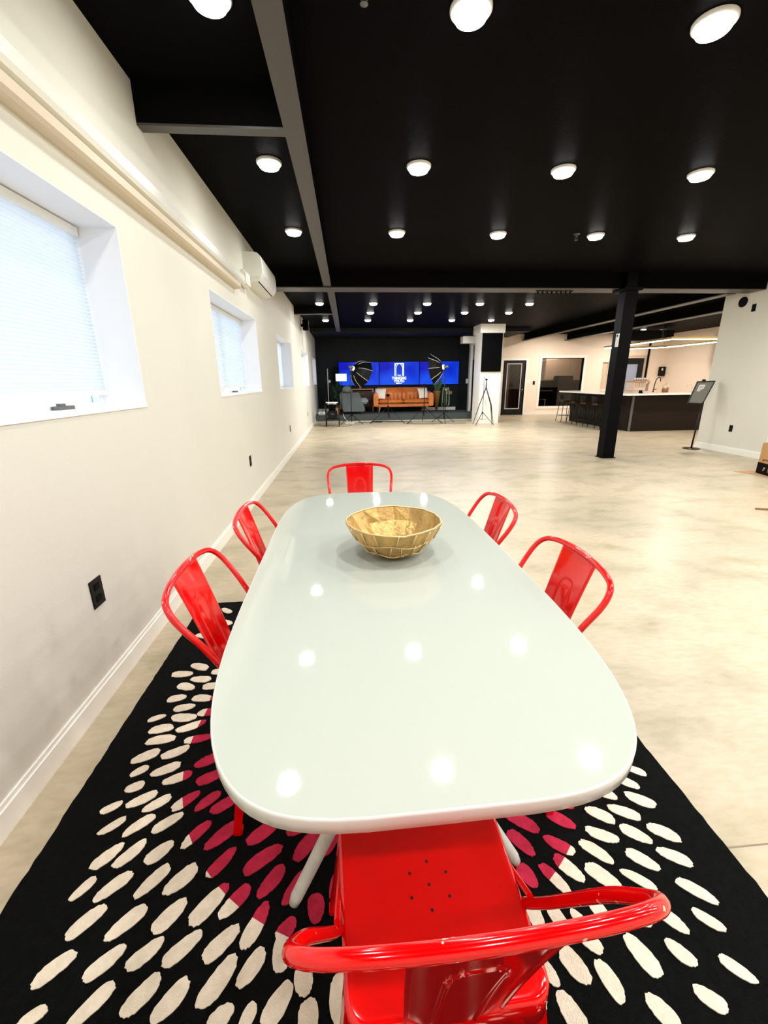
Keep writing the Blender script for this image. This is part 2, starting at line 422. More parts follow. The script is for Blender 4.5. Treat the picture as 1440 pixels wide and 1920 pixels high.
struct('trim_5', flanged(MB(), 6.78, 6.96, 7.84, YE, BZ-.03), BM, label='black flanged beam left of the bar')
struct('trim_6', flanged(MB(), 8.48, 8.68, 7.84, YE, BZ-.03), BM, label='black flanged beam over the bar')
struct('trim_7', MB().box(XL, 6.2, 15.0, YE, 2.93, ZC), M['black_wall'], label='black bulkhead above the stage')
# column
struct('column', MB().box(4.585, 4.80, 7.34, 7.54, 0, BZ-.07).box(4.54, 4.85, 7.30, 7.66, BZ-.07, BZ-.02).box(4.60, 4.78, 7.36, 7.50, BZ-.02, ZC).box(4.56, 4.825, 7.32, 7.56, 0, .012), M['black'], label='square black column in the middle of the floor')
o = bpy.data.objects['column']
bevel(o, .004)

# white pillar at the stage's right and the partition behind it
struct('pillar', MB().box(4.17, 4.96, 13.95, 14.75, 2.78, ZC-.001).box(4.25, 4.93, 14.0, 14.75, 0, 2.78), M['trim'], label='white pillar carrying the black panel')
struct('wall_partition', MB().box(4.62, 4.80, 14.75, 15.75, 0, ZC).box(3.95, 4.62, 15.2, 15.55, 2.58, 2.80).box(4.72, 4.80, 15.75, YE, 0, ZC), M['trim'])
struct('trim_8', MB().box(4.52, 4.605, 16.2, 16.3, .25, 2.6).box(4.5, 4.72, 15.55, 16.3, 2.6, 2.8), M['trim'], label='white post of the opening right of the stage')
struct('trim_9', MB().box(4.615, 4.70, 16.25, 16.32, .25, 2.1), M['black_wall'], label='black edge beside the white post of the opening')

# ---------------------------------------------------------------- left wall windows
wl = ['nearest window in the left wall', 'second window in the left wall, below the air conditioner', 'third window along the left wall', 'fourth window along the left wall', 'farthest window beside the stage']
for i, (a, b) in enumerate(WIN):
    fx = -1.40
    mb = MB(); t = .03
    mb.box(XO+.005, fx, a, a+t, WZ0, WZ1); mb.box(XO+.005, fx, b-t, b, WZ0, WZ1); mb.box(XO+.005, fx, a+t, b-t, WZ0, WZ0+t); mb.box(XO+.005, fx, a+t, b-t, WZ1-t, WZ1)
    mb.box(XO+.01, fx-.01, (a+b)/2-.02, (a+b)/2+.02, WZ0+t, WZ1-t)
    w = struct('window_%d' % (i+1), mb, M['white'], label='white framed '+wl[i]+' in a deep recess')
    rv = MB(); e = .004
    rv.box(fx, XL+.001, a, a+e, WZ0+.012, WZ1-e); rv.box(fx, XL+.001, b-e, b, WZ0+.012, WZ1-e); rv.box(fx, XL+.001, a, b, WZ1-e, WZ1)
    struct('reveal_lining', rv, M['reveal'], w)
    struct('window_sill', MB().box(fx, XL+.006, a, b, WZ0, WZ0+.012), M['reveal'], w)
    struct('pane', MB().box(XO+.015, XO+.02, a+t, b-t, WZ0+t, WZ1-t), M['glass'], w)
    if i == 0: struct('window_latch', MB().box(-1.395, -1.36, 2.18, 2.30, WZ0+.012, WZ0+.03).box(-1.385, -1.365, 2.2, 2.24, WZ0+.03, WZ0+.042), M['greytrim'], w)
    if i == 1: struct('window_latch', MB().box(-1.395, -1.36, 5.5, 5.62, WZ0+.012, WZ0+.03), M['greytrim'], w)
    # pleated shade
    bx = -1.372; z1 = WZ1-.006; zb = WZ0+.075 if i < 2 else WZ0+.05
    s_ = thing('cellular_shade', (bx, (a+b)/2, zb), 'white pleated shade covering the '+wl[i], 'blind', 'pleated window shades')
    MB().box(bx-.02, bx+.018, a+.012, b-.012, z1-.045, z1-.004).build('headrail', M['white'], s_)
    n = int((z1-.045-zb)/.019)
    pts = []
    for k in range(2*n+1): pts.append((bx+(.007 if k % 2 else -.004), z1-.045-(z1-.045-zb-.02)*k/(2*n)))
    m2 = MB()
    va = [m2.bm.verts.new((x, a+.014, z)) for x, z in pts]; vb = [m2.bm.verts.new((x, b-.014, z)) for x, z in pts]
    for k in range(2*n): m2._face([va[k], vb[k], vb[k+1], va[k+1]])
    m2.build('shade_fabric', M['blind'], s_, recalc=False)
    MB().box(bx-.014, bx+.014, a+.012, b-.012, zb-.006, zb+.022, bev=.004).build('bottom_rail', M['white'], s_)

# ---------------------------------------------------------------- pipe cover along the left wall
pc = thing('pipe_cover', (XL, 1.5, 2.31), 'long cream pipe cover running along the left wall to the air conditioner', 'pipe cover')
prof = [(0, 2.50), (.035, 2.50), (.058, 2.485), (.062, 2.425), (.05, 2.405), (.03, 2.40), (.03, 2.392), (.055, 2.385), (.068, 2.372), (.066, 2.335), (.05, 2.322), (0, 2.318)]
def extrude_y(prof, y0, y1, dz=0):
    m = MB(); A = [m.bm.verts.new((XL+x, y0, z)) for x, z in prof]; B = [m.bm.verts.new((XL+x, y1, z+dz)) for x, z in prof]
    n = len(prof)
    for k in range(n): m._face([A[k], A[(k+1) % n], B[(k+1) % n], B[k]])
    m._face(A); m._face(B); return m
top = prof[:6]+[(0, 2.40)]; bot = [(0, 2.398)]+prof[6:]
extrude_y(top, YN+.01, 5.42, .05).build('upper_channel', M['acwhite'], pc)
extrude_y(bot, YN+.01, 5.15, .03).build('lower_channel', mat('pipe_cover_shaded', (214, 200, 178), .5), pc)  # tan carries the shading of the cover's underside in its colour
mbf = MB(); mbf.box(XL, XL+.075, 5.40, 5.66, 2.44, 2.60, bev=.018)
mbf.build('end_fitting', M['acwhite'], pc)
# ---------------------------------------------------------------- air conditioner
ac = thing('air_conditioner', (XL, 6.2, 2.50), 'white wall mounted air conditioner at the end of the pipe cover', 'air conditioner')
ap = [(0, 2.84), (.12, 2.84), (.17, 2.832), (.205, 2.80), (.215, 2.74), (.215, 2.62), (.195, 2.585)]
ap2 = [(.195, 2.583), (.16, 2.54), (.06, 2.52), (0, 2.52), (0, 2.60)]
extrude_y(ap+[(0, 2.585)], 5.68, 6.72).build('casing', M['acwhite'], ac)
extrude_y(ap2, 5.69, 6.71).build('underside', M['acwhite'], ac)
R_ = Matrix.Rotation(math.radians(-38), 3, 'Y')
MB().obox((XL+.185, 6.2, 2.565), (.008, .96, .07), Matrix.Rotation(math.radians(35), 3, 'Y'), bev=.003).build('air_flap', M['white'], ac)
MB().obox((XL+.155, 6.2, 2.538), (.006, .93, .012), Matrix.Rotation(math.radians(60), 3, 'Y')).build('air_slot', M['black'], ac)
MB().box(XL+.216, XL+.218, 5.8, 5.82, 2.64, 2.78).build('side_groove', M['silver'], ac)

# ---------------------------------------------------------------- outlets, switches
def outlet(x, y, z, face, label, name='power_outlet', mt='blackplastic', w=.075, h=.12, cat='outlet', group=None, slots=True):
    """face: unit outward axis as 'x','-x','-y'"""
    t = thing(name, (x, y, z), label, cat, group)
    def bx(w_, h_, d0, d1, dz, m, n):
        b = MB()
        if face == 'x': b.box(x+d0, x+d1, y-w_/2, y+w_/2, z+dz-h_/2, z+dz+h_/2, bev=.001)
        elif face == '-x': b.box(x-d1, x-d0, y-w_/2, y+w_/2, z+dz-h_/2, z+dz+h_/2, bev=.001)
        else: b.box(x-w_/2, x+w_/2, y-d1, y-d0, z+dz-h_/2, z+dz+h_/2, bev=.001)
        b.build(n, m, t)
    bx(w, h, 0, .006, 0, M[mt], 'cover_plate')
    if slots:
        for dz in (-.028, .028): bx(w*.45, .03, .006, .008, dz, M['black'], 'socket')
    return t
G_ = 'black wall outlets'
outlet(XL, 1.83, .50, 'x', 'black wall outlet nearest the camera, beside the black rug', group=G_, w=.088, h=.13)
outlet(XL, 5.03, .52, 'x', 'black wall outlet on the left wall below the second window', group=G_, w=.085, h=.12)
outlet(XL, 8.65, .51, 'x', 'black wall outlet on the left wall below the third window', group=G_)
outlet(XL, 12.6, .50, 'x', 'small dark outlet at the far end of the left wall near the stage', group=G_)
outlet(XR, 7.57, .46, '-x', 'black wall outlet low on the right wall near the sign stand', group=G_)
outlet(7.40, YE, 1.24, '-y', 'small black switch plate on the end wall right of the glass door', 'light_switch', w=.09, h=.14, cat='switch', slots=False)
outlet(7.19, YE, 1.30, '-y', 'small pale notice on the end wall beside the glass door', 'wall_notice', 'paper', w=.12, h=.16, cat='notice', slots=False)
outlet(4.68, YE, 1.34, '-y', 'white switch plate on the black wall at the right of the stage', 'light_switch', 'white', w=.09, h=.17, cat='switch', slots=False)
# round and slot fittings high on the right wall
t = thing('wall_vent', (XR, 7.90, 2.68), 'round black fitting high on the right wall', 'vent')
MB().cyl((XR, 7.9, 2.68), (XR-.02, 7.9, 2.68), .085, 24).build('round_cover', M['black'], t)
tag(MB().box(XR-.012, XR, 7.62, 7.69, 2.49, 2.61).build('sensor_plate', M['black'], None, loc=(XR, 7.65, 2.55)), 'small upright black plate right of the round wall fitting', 'wall plate')
# control panel on the column
t = thing('control_panel', (4.575, 7.40, 1.9), 'slim white panel with a dark display on the black column', 'panel')
MB().box(4.572, 4.585, 7.345, 7.425, 1.90, 2.11, bev=.002).build('panel_case', M['white'], t)
MB().box(4.5705, 4.572, 7.365, 7.405, 2.06, 2.09).build('display', M['black'], t)

# ---------------------------------------------------------------- recessed lights
def lamp_data(nm, w, col, size):
    L = bpy.data.lights.new(nm, 'AREA'); L.shape = 'DISK'; L.size = size; L.energy = w; L.color = col; return L
LD = lamp_data('ceiling_lamp_light', LAMP_W, LAMP_COL, .13)
LDC = lamp_data('camera_side_lamp_light', CAM_W, LAMP_COL, .13)
LDR = lamp_data('right_side_lamp_light', 17.0, LAMP_COL, .13)
LDL = lamp_data('wall_side_lamp_light', WALL_W, LAMP_COL, .13)
LDF = lamp_data('far_ceiling_lamp_light', FAR_W, LAMP_COL, .13)
LDW = lamp_data('added_warm_lamp_light', WARM_W, WARM_COL, .13)
proto_light = [None]*6
def ceiling_light(x, y, label, group, warm=0, z=ZC):
    if proto_light[warm] is None:
        t = thing('recessed_light', (x, y, z), label, 'ceiling light', group)
        MB().lathe((x, y, z), [(.098, 0), (.098, -.012), (.092, -.018), (.084, -.018), (.082, -.008), (.082, 0)], 28).build('trim_ring', M['trim'], t)
        MB().lathe((x, y, z), [(.081, -.010), (.080, -.030), (.072, -.042), (.05, -.048), (.025, -.051), (0, -.052)], 24).build('diffuser', M['lens'], t)
        l = bpy.data.objects.new('lamp', (LD, LDW, LDF, LDL, LDC, LDR)[warm]); COL.objects.link(l); l.parent = t; l.location = (0, 0, -.057)
        proto_light[warm] = t; return t
    return copy_thing(proto_light[warm], (x, y, z), 0, label, group)
XS = [-.55, .63, 1.83, 3.03, 4.18, 5.4, 6.5]
XN = ['beside the left wall', 'second from the left wall', 'third from the left wall', 'fourth from the left wall', 'fifth from the left wall', 'sixth from the left wall', 'by the right wall']
GN = 'round recessed lights before the main beam'
for yy, rn, xs in ((2.52, 'in the row over the table', XS), (4.03, 'in the second row', XS), (5.62, 'just before the main beam', XS), (.95, 'in the row above the camera', XS), (-.7, 'in the row behind the camera', XS)):
    for k, x in enumerate(xs): ceiling_light(x, yy, 'round ceiling light %s, %s' % (rn, XN[k]), GN, (3 if yy > 2 else 0) if k == 0 else (5 if k > 4 else (4 if yy < 2 else 0)))
GF = 'round recessed lights beyond the main beam'
for yy, rn, xs in ((10.3, 'first beyond the main beam', XS[:5]), (11.6, 'in the second row past the main beam', XS[1:5]), (13.0, 'in the last row before the stage', XS[:5])):
    for x in xs: ceiling_light(x, yy, 'round ceiling light %s, %s' % (rn, XN[XS.index(x)]), GF, 3 if x < 0 else 2)
for x, y, nm in ((7.6, 9.2, 'left front'), (10.6, 9.2, 'right front'), (7.6, 15.6, 'left rear'), (10.6, 15.6, 'right rear'), (11.9, 12.4, 'right side'), (5.7, 15.6, 'glass door')):  # unseen warm lamps added to brighten the bar walls
    ceiling_light(x, y, 'added round warm ceiling light around the bar, ' + nm, 'added warm lights around the bar', 1)
# lamps added to brighten the rooms behind the inner window and glass door
ceiling_light(8.3, 17.7, 'added round warm ceiling light in the kitchen behind the inner window', 'added warm lights around the bar', 1)
ceiling_light(6.3, 18.6, 'added round warm ceiling light in the room behind the glass door', 'added warm lights around the bar', 1)
# sprinklers
def sprinkler(x, y, label):
    t = thing('sprinkler', (x, y, ZC), label, 'sprinkler', 'ceiling sprinklers')
    MB().lathe((x, y, ZC), [(.035, 0), (.035, -.006), (.012, -.012), (.012, -.035), (0, -.035)], 16).build('escutcheon', M['beam'], t)
    m = MB(); m.tube([(x-.012, y, ZC-.03), (x-.016, y, ZC-.05), (x, y, ZC-.062), (x+.016, y, ZC-.05), (x+.012, y, ZC-.03)], .003, 6)
    m.lathe((x, y, ZC-.066), [(0, .002), (.018, .001), (.018, -.001), (0, -.002)], 12); m.build('deflector', M['greytrim'], t)
sprinkler(.13, 2.43, 'dark sprinkler head near the top edge of the photo')
sprinkler(2.78, 5.6, 'tiny sprinkler head beside a ceiling light before the main beam')
# small hooks row under the main beam
t = thing('hanging_clips', (3.55, 7.67, BZ-.02), 'row of small dark clips hanging under the main cross beam', 'clips')
m = MB(); m.box(3.2, 3.85, 7.655, 7.675, BZ-.032, BZ-.02)
m.build('rail', M['black'], t)
for k in range(8):
    x = 3.24+k*.08; MB().lathe((x, 7.665, BZ-.05), [(0, .018), (.012, .015), (.018, 0), (.012, -.015), (0, -.02)], 8).build('clip', M['black'], t)

# ================================================================== RUG, TABLE, CHAIRS
DOTS=[(-0.789,1.002,47,0.094,0.04),(-0.721,1.004,49,0.1,0.039),(-0.633,1,41,0.086,0.043),(-0.81,0.918,54,0.071,0.03),(-0.725,0.917,40,0.102,0.04),(-0.617,0.922,50,0.105,0.04),(-0.756,0.834,45,0.099,0.042),(-0.644,0.824,42,0.103,0.042),(-0.535,0.827,47,0.096,0.046),(-0.779,0.74,41,0.093,0.041),(-0.66,0.74,39,0.095,0.039),(-0.566,0.749,38,0.09,0.039),(-0.648,0.664,46,0.105,0.038),(-0.539,0.671,47,0.093,0.043),(-0.465,0.656,48,0.092,0.044),(-0.774,0.654,30,0.048,0.026),(-0.536,1.048,50,0.103,0.038),(-0.45,1.038,42,0.117,0.046),(-0.32,1.037,37,0.121,0.054),(-0.215,1.035,23,0.065,0.038),(-0.179,0.98,51,0.104,0.049),(-0.107,0.978,53,0.076,0.039),(-0.309,0.952,34,0.13,0.051),(-0.432,0.953,51,0.1,0.038),(-0.271,0.89,51,0.099,0.042),(-0.2,0.868,55,0.099,0.037),(-0.086,0.862,75,0.068,0.031),(-0.436,0.845,49,0.121,0.051),(-0.364,0.848,47,0.102,0.041),(-0.297,0.785,64,0.111,0.041),(-0.138,0.812,97,0.072,0.045),(-0.213,0.77,45,0.052,0.039),(-0.221,0.719,99,0.077,0.039),(-0.157,0.666,96,0.062,0.045),(-0.475,0.752,39,0.101,0.04),(-0.536,0.918,44,0.1,0.047),(-0.378,0.754,42,0.101,0.043),(-0.365,0.68,54,0.112,0.047),(-0.288,0.7,55,0.086,0.041),(-0.214,0.626,54,0.091,0.046),(-0.14,0.601,94,0.04,0.046),(-0.072,0.626,88,0.093,0.041),(-0.342,0.615,38,0.05,0.039),(-0.28,0.609,65,0.033,0.028),(-0.804,1.915,155,0.104,0.047),(-0.875,1.864,177,0.104,0.049),(-0.766,1.816,172,0.1,0.045),(-0.696,1.866,175,0.075,0.042),(-0.822,1.768,159,0.091,0.05),(-0.698,1.761,2,0.091,0.047),(-0.837,1.691,10,0.083,0.044),(-0.717,1.68,174,0.099,0.044),(-0.781,1.627,8,0.091,0.042),(-0.666,1.588,1,0.085,0.044),(-0.877,1.574,22,0.071,0.031),(-0.76,1.566,175,0.109,0.05),(-0.831,1.51,9,0.097,0.049),(-0.712,1.512,22,0.118,0.041),(-0.81,1.451,6,0.115,0.046),(-0.658,1.442,9,0.112,0.039),(-0.834,1.374,26,0.102,0.047),(-0.726,1.382,24,0.106,0.043),(-0.828,1.307,34,0.064,0.034),(-0.73,1.306,22,0.104,0.042),(-0.673,1.264,19,0.102,0.04),(-0.584,1.332,26,0.098,0.052),(-0.556,1.255,25,0.098,0.051),(-0.814,1.24,20,0.063,0.039),(-0.766,1.188,27,0.1,0.039),(-0.706,1.168,33,0.092,0.038),(-0.612,1.168,39,0.097,0.04),(-0.534,1.162,43,0.093,0.039),(-0.471,1.145,34,0.107,0.042),(-0.859,1.166,30,0.069,0.03),(-0.821,1.1,38,0.083,0.029),(-0.734,1.096,39,0.099,0.037),(-0.646,1.094,35,0.099,0.037),(1.014,1.138,148,0.066,0.032),(0.952,1.096,142,0.073,0.037),(0.849,1.062,149,0.074,0.037),(0.954,1.029,147,0.095,0.042),(0.766,1.06,158,0.052,0.027),(0.682,1.043,158,0.081,0.035),(0.788,0.991,145,0.09,0.041),(0.874,0.992,152,0.101,0.039),(0.52,0.993,143,0.112,0.046),(0.647,0.989,142,0.094,0.041),(0.863,0.922,143,0.091,0.041),(0.756,0.928,154,0.097,0.038),(0.49,0.93,125,0.097,0.043),(0.607,0.91,144,0.094,0.039),(0.71,0.883,136,0.1,0.038),(0.603,0.846,127,0.093,0.042),(0.834,0.849,141,0.091,0.039),(0.55,0.822,122,0.101,0.035),(0.692,0.814,134,0.103,0.046),(0.79,0.798,143,0.094,0.027),(0.473,0.838,114,0.069,0.043),(0.955,0.918,147,0.095,0.042),(0.938,0.847,149,0.094,0.038),(0.932,0.758,140,0.1,0.035),(0.912,0.69,138,0.076,0.03),(0.81,0.706,130,0.092,0.038),(0.732,0.709,152,0.042,0.024),(0.456,0.734,93,0.073,0.038),(0.514,0.734,109,0.073,0.038),(0.572,0.716,112,0.062,0.03),(0.633,0.74,114,0.062,0.037),(0.574,0.672,139,0.057,0.034),(0.51,0.635,118,0.083,0.048),(0.44,0.627,118,0.036,0.031),(0.58,0.599,104,0.082,0.041),(0.69,0.636,112,0.094,0.047),(0.788,0.633,131,0.07,0.037),(0.902,0.592,135,0.076,0.031),(0.795,0.548,143,0.067,0.037),(0.67,0.536,122,0.074,0.042),(0.462,0.554,112,0.079,0.045),(0.392,0.592,104,0.04,0.038)]
RX_0, RX_1, RY_0, RY_1 = -1.005, 1.12, -.45, 2.585
rng = random.Random(3)
ctr = (.10, 1.60)
mb = MB()
# black body with slightly uneven edge
edge = []
def run(x0, y0, x1, y1, n):
    for k in range(n):
        t = k/n; edge.append((x0+(x1-x0)*t+rng.uniform(-.0025, .0025), y0+(y1-y0)*t+rng.uniform(-.0025, .0025)))
run(RX_0, RY_0, RX_1, RY_0, 80); run(RX_1, RY_0, RX_1, RY_1, 110); run(RX_1, RY_1, RX_0-.0, RY_1, 80); run(RX_0, RY_1, RX_0, RY_0, 110)
mb.prism(edge, .0005, .010, 0)
dots = list(DOTS)
for k in range(1, 20):
    r = .085+.118*k; n = max(6, int(2*PI*r/.083))
    for j in range(n):
        a = 2*PI*(j+.5*(k % 2))/n; x = ctr[0]+r*math.cos(a); y = ctr[1]+r*math.sin(a)
        if not (RX_0+.09 < x < RX_1-.1 and RY_0+.1 < y < RY_1-.1): continue
        if all((x-d[0])**2+(y-d[1])**2 > .088**2 for d in dots) and (y < .42 or y > 1.75 or (-.42 < x < .66 and y > .95) or x > .62):
            if y < .9 and y > .36 and abs(x-.12) > .25: continue
            dots.append((x, y, math.degrees(a)+rng.uniform(-8, 8), .092, .04))
def dot(d):
    cx, cy_, ang, L, W = d; a = math.radians(ang); L = min(max(L, .06), .125)*.5; W = min(max(W, .030), .047)*.5
    ca, sa = math.cos(a), math.sin(a); pts = []
    n = 34; p1 = rng.uniform(0, 6)
    for k in range(n):
        t = 2*PI*k/n
        jx = 1+.05*math.sin(3*t+p1)+rng.uniform(-.05, .05)
        u = L*math.copysign(abs(math.cos(t))**.85, math.cos(t))*jx; v = W*math.copysign(abs(math.sin(t))**.85, math.sin(t))*jx
        pts.append((cx+u*ca-v*sa, cy_+u*sa+v*ca))
    return pts
def clip(pts, inside):
    out = []; n = len(pts)
    def fn(p):
        h = math.hypot(p[0]-ctr[0], p[1]-ctr[1]); return (.77+.14*abs(p[1]-ctr[1])/max(h, .01)-h)*(1 if inside else -1)
    for i in range(n):
        p, q = pts[i], pts[(i+1) % n]; a, b = fn(p), fn(q)
        if a >= 0: out.append(p)
        if a*b < 0:
            t = a/(a-b); out.append((p[0]+(q[0]-p[0])*t, p[1]+(q[1]-p[1])*t))
    return out
for di, d in enumerate(dots):
    P = dot(d)
    for ins, mi in ((True, 2), (False, 1)):
        Q = clip(P, ins)
        if len(Q) > 2: mb.prism(Q, .0098, .0124+di*1.2e-6, mi)
tag(mb.build('area_rug', [M['rugblack'], M['rugcream'], M['rugred']], None, loc=(.06, 1.07, 0)), 'black area rug with cream and magenta oval dots under the table', 'rug')

# ------------------------------------------------------------ table
TZ = .75
tb = thing('dining_table', (.115, 1.50, 0), 'long white gloss dining table with rounded corners', 'table')
TABLE=[(0.5996,1.5011),(0.5899,1.7889),(0.5848,1.8952),(0.5797,1.9742),(0.5743,2.0389),(0.5683,2.0944),(0.5616,2.1433),(0.5541,2.1869),(0.5459,2.2262),(0.5367,2.2618),(0.5267,2.2941),(0.5156,2.3235),(0.5036,2.3503),(0.4904,2.3745),(0.4759,2.3964),(0.4602,2.416),(0.443,2.4336),(0.424,2.4491),(0.4031,2.4627),(0.3798,2.4745),(0.3534,2.4845),(0.3226,2.493),(0.2853,2.5001),(0.2349,2.5064),(0.0987,2.515),(-0.0388,2.5144),(-0.0898,2.5095),(-0.1275,2.5026),(-0.1584,2.4939),(-0.1847,2.4833),(-0.2078,2.4707),(-0.2282,2.4562),(-0.2465,2.4396),(-0.2629,2.421),(-0.2776,2.4002),(-0.2909,2.3771),(-0.3028,2.3517),(-0.3134,2.3237),(-0.3227,2.2931),(-0.3309,2.2595),(-0.3379,2.2226),(-0.3439,2.1821),(-0.3487,2.1372),(-0.3525,2.0872),(-0.3551,2.0305),(-0.3567,1.9648),(-0.3571,1.8852),(-0.3562,1.7787),(-0.3522,1.4935),(-0.3479,1.2058),(-0.3448,1.0977),(-0.3411,1.0171),(-0.3366,0.9508),(-0.3312,0.8938),(-0.3249,0.8437),(-0.3178,0.799),(-0.3097,0.7587),(-0.3006,0.7223),(-0.2905,0.6893),(-0.2794,0.6594),(-0.2671,0.6323),(-0.2537,0.6079),(-0.2389,0.586),(-0.2228,0.5664),(-0.2052,0.5492),(-0.1858,0.5342),(-0.1643,0.5215),(-0.1404,0.5108),(-0.1133,0.5023),(-0.0819,0.496),(-0.0438,0.4918),(0.0071,0.4899),(0.1429,0.4917),(0.2784,0.4948),(0.3289,0.4982),(0.3666,0.5033),(0.3975,0.5103),(0.4241,0.5193),(0.4475,0.5302),(0.4683,0.5432),(0.487,0.5583),(0.5039,0.5756),(0.5192,0.5951),(0.533,0.617),(0.5454,0.6413),(0.5566,0.6682),(0.5666,0.6979),(0.5754,0.7307),(0.5831,0.7668),(0.5897,0.8067),(0.5953,0.851),(0.5997,0.9007),(0.6031,0.9573),(0.6053,1.0231),(0.6064,1.1034),(0.6058,1.2113)]
def table_outline(off=0):
    out = []; n = len(TABLE)
    for k in range(n):
        p, q = Vector(TABLE[k-1]), Vector(TABLE[(k+1) % n]); t = (q-p).normalized()
        out.append((TABLE[k][0]-t.y*off, TABLE[k][1]+t.x*off))
    return out
mb = MB()
layers = [(.006, TZ-.034), (.001, TZ-.030), (0, TZ-.004), (.0015, TZ-.001), (.004, TZ)]
rings = [[mb.bm.verts.new((x, y, z)) for x, y in table_outline(o_)] for o_, z in layers]
for i, (A, B) in enumerate(zip(rings, rings[1:])):
    for k in range(len(A)): mb._face([A[k], A[(k+1) % len(A)], B[(k+1) % len(A)], B[k]], 1, True)
mb._face(rings[0][::-1], 1); mb._face(rings[-1], 0)
mb.build('tabletop', [M['tabletop'], M['tableedge']], tb)
for (fx, fy), (tx, ty) in (((-.200, .826), (.23, 1.10)), ((.455, .875), (0, 1.10)), ((-.20, 2.17), (.23, 1.90)), ((.455, 2.17), (0, 1.90))):
    m = MB(); m.tube([(fx, fy, .0125), (fx+(tx-fx)*.02, fy+(ty-fy)*.02, .03), (tx, ty, TZ-.05)], [.014, .0175, .026], 16); m.build('leg', M['tableleg'], tb)
MB().box(-.03, .26, 1.04, 1.96, TZ-.06, TZ-.034, bev=.006).build('under_frame', M['tableleg'], tb)

# ------------------------------------------------------------ bowl
bc = (.159, 1.545)
bw = thing('decorative_bowl', (bc[0], bc[1], TZ), 'faceted gold leaf bowl on the far half of the white table', 'bowl')
br = random.Random(11)
NS = 17
prof = [(.0, .004), (.062, .003), (.112, .036), (.154, .084), (.182, .137)]
cols = []
mb = MB(); ring = []
for i, (r, z) in enumerate(prof):
    if r == 0: ring.append([mb.bm.verts.new((bc[0], bc[1], TZ+z))]); continue
    off = 0
    row = []
    for k in range(NS):
        a = 2*PI*(k+off+br.uniform(-.16, .16))/NS; rr = r*(1+br.uniform(-.022, .022)); zz = z+br.uniform(-.003, .003)*(i > 1)
        row.append(mb.bm.verts.new((bc[0]+rr*math.cos(a), bc[1]+rr*math.sin(a), TZ+max(zz, .003))))
    ring.append(row)
rimpts_src = [v.co.copy() for v in ring[-1]]
for i in range(len(prof)-1):
    A, B = ring[i], ring[i+1]
    for k in range(NS):
        if len(A) == 1: mb._face([A[0], B[k], B[(k+1) % NS]])
        else: mb._face([A[k], A[(k+1) % NS], B[(k+1) % NS], B[k]])
bo = mb.build('bowl_shell', [M['gold'], M['goldseam']], bw)
sd = bo.modifiers.new('solid', 'SOLIDIFY'); sd.thickness = .004; sd.offset = 1
mb = MB()
for i in range(2, len(prof)):
    pass
rimpts = []
for k in range(60):
    a = 2*PI*k/60; rr = .183+.003*math.sin(5*a)+.002*math.sin(11*a+1); pass
# raised seams like the edges of the leaf patches
for i, (r, z) in enumerate(prof[1:-1], 1):
    r2_, z2 = prof[i+1]
    for k in range(NS):
        a = 2*PI*(k+.5*(i % 2)+br.uniform(-.2, .2))/NS; a2 = a+br.uniform(-.08, .08)
        mb.tube([(bc[0]+(r+.0045)*math.cos(a), bc[1]+(r+.0045)*math.sin(a), TZ+max(z-.003, .003)), (bc[0]+(r2_+.0045)*math.cos(a2), bc[1]+(r2_+.0045)*math.sin(a2), TZ+z2-.003)], .0022, 5)
for r, z in prof[2:-1]:
    P = [(bc[0]+(r+.0055+.001*math.sin(4*a+r*90))*math.cos(a), bc[1]+(r+.0055+.001*math.sin(4*a+r*90))*math.sin(a), TZ+z-.002+.005*math.sin(6*a+z*70)) for a in [2*PI*k/48 for k in range(48)]]
    mb.tube(P, .0018, 5, closed=True)
mb.build('leaf_seams', M['goldseam'], bw)
mb = MB(); mb.tube(rimpts_src, .0030, 6, closed=True); mb.build('rim', M['goldseam'], bw)

